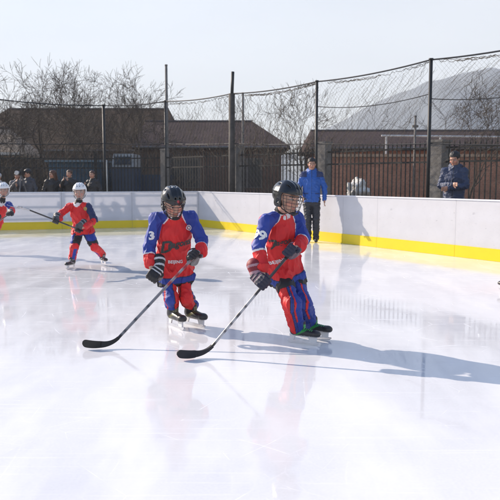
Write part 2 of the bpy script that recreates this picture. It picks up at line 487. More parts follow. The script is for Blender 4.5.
def stick(heel, butt, bladedir, label, shaftc, bladec, tape=None, bl=.24, lie_up=(0, 0, 1), group=None, s=1.0):
    heel, butt = np.array(heel, float), np.array(butt, float); ax = nz(butt-heel)
    r = empty('hockey_stick', heel, label, 'hockey stick', group)
    bd = nz(bladedir); up = nz(np.array(lie_up, float)-bd*np.dot(lie_up, bd)); sd = np.cross(bd, up)
    mb = MB(); a0 = heel+ax*.10
    shaft_side = nz(np.cross(ax, np.cross(bd, ax)+1e-6))
    n1 = nz(np.cross(ax, bd)); n2 = np.cross(n1, ax)
    def ring(c, w, t, k=8):
        out = []
        for i in range(8):
            an = math.pi/8+i*math.pi/4; cx, cy = math.cos(an), math.sin(an)
            q = max(abs(cx), abs(cy)); out.append(c+n2*cx/q*w*.95*(1 if abs(cx) < q else 1)+n1*cy/q*t*.95)
        return out
    L = np.linalg.norm(butt-a0); V = []; K = 40
    for i in range(K+1): V += ring(a0+ax*L*i/K, .0125*s, .0085*s)
    F = [(i*8+k, i*8+(k+1) % 8, (i+1)*8+(k+1) % 8, (i+1)*8+k) for i in range(K) for k in range(8)]
    F += [tuple(range(7, -1, -1)), tuple(range(K*8, K*8+8))]
    t = np.repeat(np.arange(K+1)/K, 8); C = np.array([shaftc(x) for x in t])
    link_mesh('shaft', V, F, colmat('shaft_paint', .3, 0, 60, .1), r, C)
    # blade: hosel then curved paddle
    V = []; C = []; n = 26; pn = nz(np.cross(bd, ax)); c2 = heel+bd*.075+up*.026; c1 = heel+ax*.012+up*.010
    for i in range(n+1):
        u = i/n
        if u < .45:
            v = u/.45; c = a0*(1-v)**2+2*v*(1-v)*c1+v*v*c2; tg = nz(2*(1-v)*(c1-a0)+2*v*(c2-c1)); uu = np.cross(pn, tg); uu = nz(uu+up*.0001)
            hgt = .0135+.0135*v**1.5; th = .0085-.0035*v
        else:
            v = (u-.45)/.55; c = c2+bd*(bl-.075)*v+up*(.016*v*v)+sd*(.028*v*v); uu = nz(up-bd*.12*v)
            hgt = .027+.004*math.sin(v*2.4); th = .005-.001*v
            if v > .80: hgt *= math.sqrt(max(.06, 1-((v-.80)/.21)**2))
        if np.dot(uu, up) < 0 and u >= .3: uu = -uu
        for a, b in ((-1, -1), (1, -1), (1, 1), (-1, 1)):
            V.append(c+pn*th*a*s+uu*hgt*b*s); C.append(bladec(u))
    F = [(i*4+k, i*4+(k+1) % 4, (i+1)*4+(k+1) % 4, (i+1)*4+k) for i in range(n) for k in range(4)]+[(3, 2, 1, 0), (n*4, n*4+1, n*4+2, n*4+3)]
    link_mesh('blade', V, F, colmat('blade_tape', .7, .4, 250, .3), r, np.array(C))
    if tape is not None:
        mb = MB()
        for i in range(9):
            mb.tube([butt-ax*(.012*i), butt-ax*(.012*i+.010)], .0155*s, 8)
        mb.build('grip_tape', mat('grip_tape_%d' % int(tape[0]*10), tape, .85), r)
    return r

# ------------------------------------------------------------------ a hockey player
RED = A(.70, .014, .016); BLU = A(.016, .045, .30); BLK = A(.014, .014, .017); WHT = A(.78, .76, .78); NAVY = A(.015, .022, .09)
def player(J, label, opt):
    g = J['ground']; root = empty('person', (g[0], g[1], 0), label, 'person', opt.get('group'))
    Fd = nz(J['fwd']); Rt = nz(np.cross(Fd, A(0, 0, 1))); s = opt.get('s', 1.0)
    shc = np.array(J['shc'], float); pel = np.array(J['pel'], float); hw = .155*s
    tilt = J.get('tilt', 0.0)
    shR, shL = shc+Rt*hw+A(0, 0, -tilt), shc-Rt*hw+A(0, 0, tilt)
    shR = J.get('shR', shR); shL = J.get('shL', shL)
    ax = nz(shc-pel); che = pel+(shc-pel)*.68; nb = shc+ax*.02
    hipR, hipL = pel+Rt*.075*s-ax*.03, pel-Rt*.075*s-ax*.03
    H = Frame(J['head'], J['look'], J.get('hup', (0, 0, 1)), opt.get('hs', .98))
    neckTop = H.w(0, -.025, -.06)
    vx = opt.get('vx', .005)
    # body, one continuous surface
    S = Solid(max(vx, .005))
    S.add(ec(pel, che, (.105*s, .08*s), (.12*s, .085*s), Rt)); S.add(ec(che, nb-ax*.03, (.11*s, .08*s), (.045, .045), Rt), .03)
    S.add(rc(shR-ax*.035, shL-ax*.035, .028, .028), .02); S.add(rc(nb-ax*.04, neckTop, .040*s, .040*s), .015)
    for sh, e, w, hand in ((shR, J['elR'], J['wrR'], J['haR']), (shL, J['elL'], J['wrL'], J['haL'])):
        S.add(rc(sh, e, .042*s, .034*s), .02); S.add(rc(e, w, .034*s, .024*s), .012); S.add(rc(w, w+(np.array(hand)-w)*.55, .024*s, .022*s), .01)
    for hp, kn, an in ((hipR, J['knR'], J['anR']), (hipL, J['knL'], J['anL'])):
        S.add(rc(hp, kn, .065*s, .048*s), .03); S.add(rc(kn, an, .046*s, .03*s), .012)
    for gp, fd, an in ((J['ftR'], J['fdR'], J['anR']), (J['ftL'], J['fdL'], J['anL'])):
        z0 = J.get('lift', 0); S.add(rc(an, A(gp[0], gp[1], .095+an[2]-.17), .028, .024), .01)
        S.add(rc(A(gp[0], gp[1], .095+an[2]-.17), A(gp[0]+nz(fd)[0]*.10, gp[1]+nz(fd)[1]*.10, .088+an[2]-.17), .024, .018), .01)
    head_prims(S, H)
    V, F = S.mesh(); C = face_cols(V, H)
    link_mesh('body', V, F, M_SKIN(), root, C, True)
    # under-collar
    S = Solid(vx); S.add(rc(nb-ax*.02, nb+(neckTop-nb)*.45, .062*s, .056*s)); V, F = S.mesh()
    link_mesh('neck_guard', V, F, mat('neck_guard_black', (.015, .015, .018), .8), root, None, True)
    # jersey
    S = Solid(vx)
    hemc = pel-ax*opt.get('hemd', .115); hs_ = opt.get('hem', 1.0)
    S.add(ec(hemc+Fd*.012, pel+ax*.03, (.162*s*hs_, .152*s), (.150*s, .128*s), Rt)); S.add(ec(pel+ax*.03, che, (.150*s, .122*s), (.150*s, .118*s), Rt), .02)
    S.add(ec(che, nb-ax*.02, (.150*s, .115*s), (.085*s, .07*s), Rt), .03)
    S.add(rc(nb-ax*.03, nb+(neckTop-nb)*.18, .075*s, .066*s), .02)
    for sh, e, w in ((shR, J['elR'], J['wrR']), (shL, J['elL'], J['wrL'])):
        sh2 = sh-ax*.015; S.add(rc(nb-ax*.01, sh-ax*.012, .058*s, .050*s), .02)
        S.add(el(sh2, (.058*s, .060*s, .054*s)), .03); S.add(rc(sh2, e, .056*s, .053*s), .025)
        S.add(rc(e, w, .054*s, .050*s), .008)
    for hp, kn in ((hipR, J['knR']), (hipL, J['knL'])): S.add(rc(hp, hp+(np.array(kn)-hp)*.30, .104*s, .102*s), .03)
    S.cut(el(nb+(neckTop-nb)*.75, (.066*s, .066*s, .05*s)), .008)
    hemz = hemc-ax*.045
    S.cut(bx(hemz-ax*.3, (.5, .5, .3), np.array([Rt, nz(np.cross(ax, Rt)), ax])), .006)
    V, F = S.mesh()
    al = (V-hemz)@ax
    msk = np.clip(1.15-np.clip((al-.2)/.35, 0, 1)*.7, .35, 1.2)
    V = wrinkle(V, F, .011*s, 9.0, (1, 1, .55), opt.get('seed', 0), msk); V = relax(V, F, 1, .4)
    V = wrinkle(V, F, .0085*s, 14.0, (1.3, 1.3, .6), opt.get('seed', 0)+3, msk)
    C = np.tile(RED, (len(V), 1))
    dT, _, _ = seg_dist(V, pel, che); dA, _, _ = seg_dist(V, pel, nb)
    for sh, e, w, sg in ((shR, J['elR'], J['wrR'], 1), (shL, J['elL'], J['wrL'], -1)):
        col = nb+Rt*sg*.075*s; d0, t0, _ = seg_dist(V, col, sh); d1, t1, o1 = seg_dist(V, sh, e); d2, t2, _ = seg_dist(V, e, w)
        dc = np.minimum(np.minimum(d0, d1), d2); m = dc-opt.get('yoke', .70)*dA; hor = (V-nb)@Rt*sg
        fore = (d2 < d1-.004) & (d2 < d0); cf = opt.get('cuff', .45)
        ok = (hor > .045) & (((V-pel)@ax > .18) | (dc < .085))
        low = (((V-sh)@ax) < -.05) & (np.minimum(d1, d2) > .068*s); ok = ok & ~low
        blue = ok & (m < 0) & (~fore | (t2 < cf)); edge = ok & (((np.abs(m) < .005) & (dc < .092)) | (fore & (np.abs(t2-cf) < .04) & (m < 0)))
        back = ((V-(sh if True else 0))@Fd) < -.045*s
        if opt.get('plain'):
            blue &= (sg < 0) & ((V-sh)@Rt*sg > -.01) & ~fore & (d1 < .2); C[edge] = RED*.5; C[blue] = NAVY
        else: C[blue & ~back] = BLU; C[edge & ~back] = WHT
    coll = np.linalg.norm((V-nb)-np.outer((V-nb)@ax, ax), axis=1)
    C[(coll < .078*s) & ((V-nb)@ax > -.03) & (coll > .062*s)] = WHT; C[(coll <= .062*s) & ((V-nb)@ax > -.05)] = BLK
    C[(al < opt.get('bluehem', .095)) & (dT < .36)] = BLU; C[(al < opt.get('blackhem', .045)) & (dT < .36)] = BLK
    C[(np.abs(al-opt.get('bluehem', .095)) < .004) & (dT < .36)] = NAVY
    jer = link_mesh('jersey', V, F, M_CLOTH(), root, C, True)
    dm = np.full(len(V), 9.0)
    for sh, e, w in ((shR, J['elR'], J['wrR']), (shL, J['elL'], J['wrL'])): dm = np.minimum(dm, np.minimum(seg_dist(V, sh+(np.array(e)-sh)*.35, e)[0], seg_dist(V, e, w)[0]))
    tors = dm > .085*s; JVF = (V, F); TVF = (V, F[tors[F].all(1)])
    # shorts
    S = Solid(vx); S.add(ec(pel-ax*.03, pel+ax*.05, (.125*s, .10*s), (.11*s, .09*s), Rt))
    for hp, kn in ((hipR, J['knR']), (hipL, J['knL'])):
        q = hp+(np.array(kn)-hp)*opt.get('short', .45); S.add(rc(hp, q, .088*s, .084*s), .03)
    V, F = S.mesh(); V = wrinkle(V, F, .007, 12, (1, 1, .6), 9); V = relax(V, F, 1, .4)
    C = np.tile(BLK, (len(V), 1)); o_ = np.abs((V-pel)@Rt)
    if opt.get('shortblue'): C[(o_ > .085*s) & ((V-pel)@ax > -.15)] = BLU*1.1; C[(np.abs((V-pel)@ax+.245) < .009) & (((V-pel)@Rt) < -.08)] = WHT*.8
    link_mesh('shorts', V, F, M_CLOTH(), root, C, True)
    # leggings over the shin pads
    for side, hp, kn, an in (('R', hipR, J['knR'], J['anR']), ('L', hipL, J['knL'], J['anL'])):
        kn = np.array(kn); an = np.array(an); q = hp+(kn-hp)*opt.get('legtop', .36); S = Solid(vx); lw = opt.get('lw', 1.0)
        S.add(rc(q, kn, .074*s*lw, .072*s*lw)); S.add(el(kn+Fd*.012, (.070*s*lw, .070*s*lw, .072*s)), .02); S.add(rc(kn, kn+(an-kn)*.5, .070*s*lw, .070*s*lw), .02)
        S.add(rc(kn+(an-kn)*.5, an-A(0, 0, .02-opt.get('legend', 0)), .070*s*lw, .067*s*lw), .01)
        V, F = S.mesh(); V = wrinkle(V, F, .009, 13, (1, 1, .8), 4 if side == 'R' else 8); V = relax(V, F, 2, .4); V = wrinkle(V, F, .002, 24, (1, 1, 1), 2)
        _, t1, o1 = seg_dist(V, q, kn); _, t2, o2 = seg_dist(V, kn, an)
        t = t1*.45+t2*.55; off = np.where((t1 < .999)[:, None], o1, o2); sg = 1 if side == 'R' else -1
        th = np.degrees(np.arctan2(off@Rt*sg, off@Fd))
        C = opt['legcol'](side, th, t, V)
        link_mesh('legging', V, F, M_CLOTH(), root, C, True)
    helmet(H, opt['helmet'], opt.get('hstripe'), root, opt.get('logo')); cage(H, opt['cage'], root, opt.get('cagemetal', 1.0))
    gp = opt['gloves']
    glove(J['haR'], J['shaftR'], J['wrR'], J['elR'], root, gp, s=opt.get('gs', 1.0)); glove(J['haL'], J['shaftL'], J['wrL'], J['elL'], root, gp, s=opt.get('gs', 1.0))
    for gpnt, fd, an in ((J['ftR'], J['fdR'], J['anR']), (J['ftL'], J['fdL'], J['anL'])):
        skate(gpnt, fd, root, opt['boot'], opt['accent'], s=opt.get('ss', 1.0), lift=max(0, an[2]-.17), shaft=opt.get('bootshaft', .165), holder=opt.get('holder', (.75,.75,.75)))
    return root, JVF, dict(Fd=Fd, Rt=Rt, ax=ax, shR=shR, shL=shL, che=che, pel=pel, nb=nb, jer=jer, H=H, T=TVF)
def yaw(deg): return A(math.sin(math.radians(deg)), -math.cos(math.radians(deg)), 0)   # 0 = towards the camera, + = to the right
def look(deg, down):
    v = yaw(deg)*math.cos(math.radians(down)); v[2] = -math.sin(math.radians(down)); return v
#@@PLAYERS
TXT_DARK = mat('lettering_dark', (.045, .05, .05), .7, vary=.05); TXT_WHITE = mat('lettering_white', (.75, .75, .75), .7, vary=.05)
def ank(g, z=.17): return A(g[0], g[1], z)
# ---- player in front, number 99
def leg99(side, th, t, V):
    C = np.tile(BLU, (len(V), 1))
    if side == 'R':
        C[(th > 62) | (th < -150)] = RED; C[(th > 56) & (th <= 62)] = BLK
        C[(th > 22) & (th < 34) & (t < .78)] = RED; C[(th > 34) & (th < 38)] = BLK; C[(th > 44) & (th < 47)] = BLK
    else:
        C[np.abs(th) > 140] = RED; C[(th > -30) & (th < -15) & (t < .8)] = RED; C[(th > -34) & (th <= -30)] = BLK
    return C
fR = G(299, 343.5); fL = G(311, 338.5)
shaft = P(291, 252, 5.40)-P(205, 351, 5.33)
J = dict(ground=(G(305, 342)[0], G(305, 342)[1]), fwd=yaw(48), shc=P(281.5, 216, 5.68), pel=P(284.5, 266, 5.80), head=P(287, 198.5, 5.58), look=look(47, 10), hup=nz(A(.22, -.1, 1)),
    shR=P(266.5, 220, 5.56), shL=P(297, 217, 5.80),
    elR=P(258, 246, 5.50), wrR=P(262.5, 268, 5.44), haR=P(263, 282, 5.372), shaftR=shaft,
    elL=P(303, 238, 5.66), wrL=P(299, 246, 5.50), haL=P(291, 252, 5.40), shaftL=shaft,
    knR=P(291.5, 304, 5.50), anR=ank(fR)-A(.02, 0, 0), knL=P(302.5, 302, 5.62), anL=ank(fL)-A(.02, 0, 0), ftR=fR, ftL=fL, fdR=yaw(60), fdL=yaw(62))
r99, jv, I = player(J, 'child hockey player in black helmet with 99 on the blue sleeve, green laced skates', dict(
    helmet=(.008, .009, .011), hstripe=(.35, .38, .38), cage=(.05, .05, .055), cagemetal=.6, legcol=leg99, gloves=((.018, .018, .04), (.42, .24, .28), (.22, .012, .025)),
    boot=(.02, .022, .024), accent=(.03, .30, .06), seed=1.0, s=.98, hem=.93, yoke=.60, vx=.0045, cuff=.22, gs=1.14, hs=1.11, ss=1.12, lw=1.0, legtop=.50, short=.52, hemd=.10, blackhem=.055, bluehem=.11, group='children playing ice hockey in red and blue'))
up = nz(J['shR']-J['elR'])
out = nz(A(-.45, -1, .25))
rt = nz(np.cross(up, out))
q = J['shR']+(J['elR']-J['shR'])*.62
decal(jv, flat_text('99', .105, .0, .004), q+out*.05, rt, up, 'sleeve_number', TXT_WHITE, I['jer'])
wr = nz(A(1, -.5, .12)); decal(I['T'], joined((flat_text('D', .115, .3, .003), -.085, -.008), (flat_text('ragons', .066, .25, .0012), .022, 0)), P(285.5, 243, 5.5), nz(A(1, .35, .22)), A(-.2, 0, 1), 'chest_lettering', TXT_DARK, I['jer'])
decal(I['T'], flat_text('BEIJING', .036, 0, .001), P(284, 262, 5.5), nz(A(1, .3, .35)), A(-.3, 0, 1), 'small_lettering', TXT_WHITE, I['jer'])
def sh_silver(t):
    if t < .04: return BLK
    k = int(t*60)
    if .12 < t < .45 and (k*7) % 5 in (1, 3): return A(.06, .06, .07)
    return A(.42, .42, .44) if t < .52 else A(.03, .03, .035)
def sh_grey(t):
    if t < .05: return BLK
    k = int(t*50)
    if t > .55: return A(.35, .05, .05) if (k % 5) < 2 else A(.3, .3, .31)
    return A(.22, .22, .23) if (k*5) % 7 != 1 else A(.05, .05, .055)
def sh_black(t): return A(.03, .03, .032) if t < .75 else A(.09, .09, .1)
hb = G(204, 357.5); tb = G(181, 361)
stick(A(hb[0], hb[1], .012), P(294, 248.5, 5.405), tb-hb, 'hockey stick with silver shaft and dark blade held by the player wearing 99', sh_silver, lambda u: A(.02, .022, .03), BLK, bl=.215)
# ---- player left of him
def leg3(side, th, t, V):
    if side == 'R':
        C = np.tile(BLU, (len(V), 1)); C[(th < -22)] = RED; C[(th > -22) & (th < -15)] = BLK; C[(th > 60) & (th < 72) & (t < .8)] = RED; C[np.abs(th) > 130] = RED
    else:
        C = np.tile(RED, (len(V), 1)); C[(th > 55) & (th < 110)] = BLU; C[(th > 48) & (th <= 55)] = BLK; C[(th > -70) & (th < -62)] = BLK
    return C
fR = G(174, 327); fL = G(192, 325.5)
heel = G(110, 348.5)
HL = P(194, 257, 5.98)
shaft = HL-heel
J = dict(ground=(G(184, 327)[0], G(184, 327)[1]), fwd=yaw(20), shc=P(174, 216, 6.26), pel=P(174.5, 267, 6.38), head=P(173, 202.5, 6.13), look=look(27, 30), hup=nz(A(.05, -.25, 1)),
    shR=P(156, 217.5, 6.22), shL=P(191, 216, 6.30),
    elR=P(149.5, 246, 6.20), wrR=P(150.5, 263, 6.10), haR=P(153.5, 276, 6.05), shaftR=A(.75, -.1, -.5),
    elL=P(202, 240, 6.22), wrL=P(201, 252, 6.08), haL=HL, shaftL=shaft,
    knR=P(171, 299, 6.20), anR=ank(fR)+A(-.01, .02, -.0), knL=P(186, 298, 6.28), anL=ank(fL)+A(0, .02, -.0), ftR=fR, ftL=fL, fdR=yaw(32), fdL=yaw(42))
r3, jv, I = player(J, 'child hockey player in black helmet looking down, with a 3 on the blue sleeve', dict(
    helmet=(.007, .008, .009), hstripe=(.30, .42, .38), logo=(.35, .04, .05), cage=(.045, .045, .05), cagemetal=.6, legcol=leg3, gloves=((.016, .016, .018), (.66, .66, .66), (.016, .016, .018)),
    boot=(.02, .022, .03), accent=(.10, .10, .03), seed=21.0, short=.36, s=1.0, hem=.84, legend=.045, bootshaft=.20, vx=.0045, cuff=.55, gs=1.12, lw=.86, hs=1.11, ss=1.24, hemd=.095, group='children playing ice hockey in red and blue'))
decal(I['T'], joined((flat_text('D', .145, .3, .004), -.105, -.010), (flat_text('ragons', .083, .25, .003), .022, .0)), P(178.5, 245, 6.12), nz(A(1, .25, .20)), A(-.1, 0, 1), 'chest_lettering', TXT_DARK, I['jer'])
decal(I['T'], flat_text('BEIJING', .040, 0, .001), P(177.5, 263.5, 6.12), nz(A(1, .25, .02)), A(0, 0, 1), 'small_lettering', TXT_WHITE, I['jer'])
decal(jv, disc(.026, .019), P(186.8, 228.5, 6.14), A(1, -.1, 0), A(0, 0, 1), 'round_emblem', TXT_WHITE, I['jer'])
decal(jv, disc(.012), P(186.8, 228.5, 6.14), A(1, -.1, 0), A(0, 0, 1), 'emblem_centre', TXT_WHITE, I['jer'])
decal(jv, flat_text('3', .10, .0, .004), P(151, 236, 6.15), nz(A(.9, -.45, .1)), A(.05, 0, 1), 'sleeve_number', TXT_WHITE, I['jer'])
tb = G(87, 350)
stick(A(heel[0], heel[1], .012), HL+nz(shaft)*.07, tb-heel, 'dark grey hockey stick held in one hand by the player with 3 on the sleeve', sh_grey, lambda u: A(.03, .027, .022), A(.3, .3, .3), bl=.215)
# ---- far players in white helmets
def legC(side, th, t, V):
    C = np.tile(RED*1.1, (len(V), 1))
    if side == 'R': C[(th > -70) & (th < -10) & (t > .45)] = BLU*1.2; C[(th > 20) & (th < 28)] = BLK
    else: C[(th > -95) & (th < -5) & (t > .62)] = BLU*1.2
    return C
def farplayer(dx, label, opt, mod=None, dd=0.0):
    Q = lambda x, y, d: P(x+dx, y, d+dd)
    fR = G(72+dx, 268.5); fL = G(103+dx, 265.5)
    st = Q(56, 220, 10.25)-Q(78.5, 229, 10.35)
    J = dict(ground=(G(85+dx, 267)[0], G(85+dx, 267)[1]), fwd=yaw(-6), shc=Q(78.5, 205.8, 10.65), pel=Q(82.5, 227.5, 10.75), head=Q(79.7, 191.8, 10.56), look=look(4, 6), hup=A(0, -.15, 1),
        elR=Q(60.5, 214, 10.5), wrR=Q(59.5, 219, 10.38), haR=Q(56, 220.5, 10.28), shaftR=st,
        elL=Q(95, 220, 10.55), wrL=Q(86, 226, 10.4), haL=Q(78.5, 229.3, 10.34), shaftL=st,
        knR=Q(74.5, 247, 10.55), anR=ank(fR)+A(0, .03, 0), knL=Q(94.5, 247, 10.6), anL=ank(fL, .19)+A(-.02, .05, 0), ftR=fR, ftL=fL, fdR=yaw(-18), fdL=yaw(30))
    if mod: mod(J, Q)
    return player(J, label, opt)
oC = dict(helmet=(.72, .72, .72), cage=(.25, .26, .28), cagemetal=.3, legcol=legC, gloves=((.018, .018, .02), (.25, .25, .25), (.03, .03, .04)),
    boot=(.022, .022, .022), accent=(.25, .25, .25), seed=5.0, short=.80, shortblue=True, s=.92, hem=.95, vx=.0075, plain=True, hemd=.035, bluehem=.012, blackhem=.0, lw=.9, hs=1.06, group='children playing ice hockey in red and blue')
rC, jv, I = farplayer(0, 'child hockey player in white helmet standing with legs apart far across the ice', oC)
decal(jv, disc(.03), P(84, 209, 10.5), A(1, 0, 0), A(0, 0, 1), 'chest_emblem', mat('emblem_gold', (.45, .33, .12), .7), I['jer'])
a, b = P(78.5, 229.3, 10.34), P(56, 220.5, 10.28); ax_ = nz(b-a)
stick(b+ax_*.50, a-ax_*.07, nz(A(-1, .05, .03)), 'black hockey stick with white taped blade raised level by the far player with legs apart', sh_black, lambda u: A(.55, .55, .56), BLK, bl=.22, lie_up=(0, -1, .15), s=1.0)
def modD(J, Q):
    J['fwd'] = yaw(12); J['look'] = look(10, 6)
    J['shc'] = P(1.0, 204, 12.7); J['pel'] = P(-6, 222, 12.85); J['head'] = P(3.8, 190.3, 12.6)
    J['elL'] = P(12, 209, 12.6); J['wrL'] = P(12.5, 212, 12.42); J['haL'] = P(9.5, 214, 12.28)
    J['elR'] = P(-10, 213, 12.5); J['wrR'] = P(-6.5, 216, 12.38); J['haR'] = P(-3, 217.5, 12.31)
    st = P(9.5, 214, 12.28)-P(-3, 217.5, 12.31); J['shaftL'] = st; J['shaftR'] = st
    fR = G(-27, 254.5); fL = G(-15, 254.5); J['ftR'] = fR; J['ftL'] = fL; J['anR'] = ank(fR)+A(0, .03, 0); J['anL'] = ank(fL)+A(0, .03, 0)
    J['knR'] = P(-18, 238, 12.6); J['knL'] = P(-9, 238, 12.6); J['ground'] = (G(-20, 255)[0], G(-20, 255)[1])
oD = dict(oC); oD['seed'] = 33.0; oD['plain'] = False; oD['cuff'] = -.1; oD['short'] = .4
rD, jv, I = farplayer(0, 'child hockey player in white helmet cut off by the left edge of the photo', oD, modD)
a = P(9.5, 214, 12.28); hl = a+nz(P(-3, 217.5, 12.31)-a)*1.0; hl = G(-42, 250)
stick(A(hl[0], hl[1], .014), a+nz(a-hl)*.06, nz(A(-1, -.2, 0)), 'black hockey stick held by the player at the left edge', sh_black, lambda u: A(.03, .03, .03), BLK, bl=.22)
# a player standing just beyond the right edge: only the toe of one skate enters the frame
rE = copy_tree(rC)
rE['label'] = 'hockey player outside the right edge, only a black skate toe reaching into view'
toe = G(497.3, 291.5); best = None
sk, ot = [], []
c00 = np.array(rC.location)
for ob in rC.children_recursive+[o for o in bpy.data.objects if o.type == 'MESH' and o.parent and o.parent.parent is None and False]:
    if ob.type != 'MESH' or ob.parent is None: continue
    n_ = len(ob.data.vertices); arr = np.empty(n_*3, np.float32); ob.data.vertices.foreach_get('co', arr); arr = arr.reshape(-1, 3)[::3]
    isk = ob.name.startswith(('skate_boot', 'steel', 'blade_h'))
    if isk: sk.append(arr if ob.parent == rC else arr)
    else: ot.append(arr)
sk = np.concatenate(sk); ot = np.concatenate(ot)
for deg in range(0, 360, 6):
    a = math.radians(deg); Rz = np.array([[math.cos(a), -math.sin(a), 0], [math.sin(a), math.cos(a), 0], [0, 0, 1]])
    S1, O1 = sk@Rz.T, ot@Rz.T
    base = A(5.0, 8.0, 0)
    for _ in range(3):
        W1 = S1+base; k = W1[:, 0]/W1[:, 1]; i = k.argmin(); base = base+A(toe[0]-W1[i, 0], toe[1]-W1[i, 1], 0)
    mg = ((O1+base)[:, 0]/(O1+base)[:, 1]).min()-((S1+base)[:, 0]/(S1+base)[:, 1]).min()
    if best is None or mg > best[0]: best = (mg, deg, base)
print('E', best)
rE.rotation_euler = (0, 0, math.radians(best[1])); rE.location = tuple(best[2])

# ------------------------------------------------------------------ bystanders
def bystander(base, H_, yw, label, o, group=None):
    base = A(*base); k = H_/1.75; Fd = yaw(yw); Rt = nz(np.cross(Fd, A(0, 0, 1))); U = A(0, 0, 1); ln = o.get('lean', 0)
    root = empty('person', base, label, 'person', group)
    W = lambda x, y, z: base+(Rt*x+Fd*(y+ln*z)+U*z)*k
    pel = W(0, 0, .93); che = W(0, .0, 1.28); nb = W(0, -.01, 1.46)
    Hd = Frame(W(o.get('hx', 0), .03, 1.625), look(yw+o.get('hturn', 0), o.get('down', 5)), sc=1.08*k*o.get('hs', 1))
    shR, shL = W(.165, 0, 1.42), W(-.165, 0, 1.42)
    aR, aL = o.get('armR', ((.26, -.03, 1.14), (.25, .06, .90))), o.get('armL', ((-.26, -.03, 1.14), (-.25, .06, .90)))
    vx = o.get('vx', .009)
    S = Solid(vx)
    S.add(ec(pel, che, (.14*k, .10*k), (.15*k, .10*k), Rt)); S.add(ec(che, nb, (.15*k, .10*k), (.05*k, .05*k), Rt), .04)
    S.add(rc(shR, shL, .045*k, .045*k), .03); S.add(rc(nb, Hd.w(0, -.02, -.07), .056*k, .054*k), .02)
    for sh, (e, w), sg in ((shR, aR, 1), (shL, aL, -1)):
        e, w = W(*e), W(*w); S.add(rc(sh, e, .045*k, .037*k), .02); S.add(rc(e, w, .036*k, .027*k), .01)
        d = nz(w-e); hd = w+d*.05*k; n1 = nz(np.cross(d, Rt)+1e-6); n2 = np.cross(d, n1)
        S.add(el(hd, (.042*k, .020*k, .045*k), np.array([n1, n2, d])), .01)
        for j, fo in enumerate((-.027, -.009, .009, .027)):
            p0 = hd+d*.03*k+n1*fo*k; p1 = p0+d*.035*k+n2*.004*k*sg; p2 = p1+d*.025*k-n2*.018*k*sg
            S.add(rc(p0, p1, .0095*k, .009*k)); S.add(rc(p1, p2, .009*k, .008*k))
        S.add(rc(hd+n1*.035*k, hd+n1*.06*k+d*.04*k, .011*k, .009*k), .005)
    hipR, hipL = W(.095, 0, .90), W(-.095, 0, .90)
    lR, lL = o.get('legR', ((.11, .02, .49), (.12, -.03, .09))), o.get('legL', ((-.11, .02, .49), (-.12, -.03, .09)))
    for hp, (kn, an) in ((hipR, lR), (hipL, lL)):
        S.add(rc(hp, W(*kn), .075*k, .05*k), .03); S.add(rc(W(*kn), W(*an), .05*k, .035*k), .01)
        S.add(rc(W(*an), W(*an)+(Fd*.13-U*.04)*k, .032*k, .022*k), .01)
    head_prims(S, Hd)
    V, F = S.mesh(); C = face_cols(V, Hd, A(*o.get('skin', (.46, .25, .17)))); link_mesh('body', V, F, M_SKIN(), root, C, True)
    hc = o.get('hair', 'short')
    S = Solid(vx*.8); S.add(Hd.el((0, -.022, .042), (.083, .098, .083)))
    if hc == 'long':
        S.add(Hd.rc((0, -.06, .02), (.0, -.075, -.16), .085, .07), .03)
        for e in (-1, 1): S.add(Hd.rc((e*.07, -.01, .02), (e*.075, .0, -.14), .026, .02), .02)
    if hc == 'hat': S.add(Hd.el((0, -.015, .06), (.095, .105, .08)), .01)
    S.cut(Hd.bx((0, .095, -.02), (.062, .06, .072 if hc != 'hat' else .06), .02), .01)
    V, F = S.mesh(); V = wrinkle(V, F, .005, 30, (1, 1, 1), 4) if hc != 'hat' else V
    link_mesh('hat' if hc == 'hat' else 'hair', V, F, M_HAIR(), root, np.tile(A(*o.get('hcol', (.014, .012, .011))), (len(V), 1)), True)
    # jacket
    puff = o.get('puff', 1.0)
    S = Solid(vx)
    hem = W(0, 0, o.get('hemz', .84))
    S.add(ec(hem, che, (.180*k*puff, .14*k*puff), (.185*k*puff, .135*k*puff), Rt)); S.add(ec(che, nb, (.185*k*puff, .125*k*puff), (.09*k, .085*k), Rt), .04)
    S.add(rc(nb-U*.02, nb+U*.045*k, .088*k, .080*k), .02)
    for sh in (shR, shL): S.add(rc(nb-U*.035*k, sh-U*.02*k, .070*k, .062*k), .03)
    if o.get('hood'): S.add(el(W(0, -.09, 1.49), (.13*k, .08*k, .07*k), np.array([Rt, Fd, U])), .03)
    for sh, (e, w) in ((shR, aR), (shL, aL)):
        e, w = W(*e), W(*w); S.add(el(sh-U*.015*k, (.066*k, .068*k, .06*k)), .04); S.add(rc(sh-U*.015*k, e, .063*k*puff, .058*k*puff), .03); S.add(rc(e, w, .057*k*puff, .045*k), .012)
    S.cut(el(nb+U*.10*k+Fd*.02*k, (.07*k, .07*k, .07*k)), .01)
    S.cut(bx(hem-U*.25, (.5, .5, .25)), .008)
    V, F = S.mesh(); V = wrinkle(V, F, .010*k, 9, (1, 1, 1.3), o.get('seed', 1)); V = relax(V, F, 1, .4); V = wrinkle(V, F, .003*k, 16, (1, 1, 1), 3)
    C = np.tile(A(*o['jacket']), (len(V), 1)); q = (V-base)@np.array([Rt, Fd, U]).T/k
    C[(np.abs(q[:, 0]) < .006) & (q[:, 1] > .05)] = A(*o['jacket'])*.3
    if o.get('panel') is not None:
        C[(q[:, 2] > 1.36) & (np.abs(q[:, 0]) > .10)] = A(*o['panel'])
        C[(np.abs(q[:, 2]-1.02) < .008) & (np.abs(np.abs(q[:, 0])-.12) < .05) & (q[:, 1] > .05)] = A(*o['panel'])
    if o.get('patch') is not None:
        C[(np.abs(q[:, 2]-1.30) < .035) & (np.abs(np.abs(q[:, 0])-.10) < .05) & (q[:, 1] > .05)] = A(*o['patch'])
        C[(np.abs(q[:, 2]-1.17) < .012) & (q[:, 1] > .05)] = A(*o['patch'])*.7
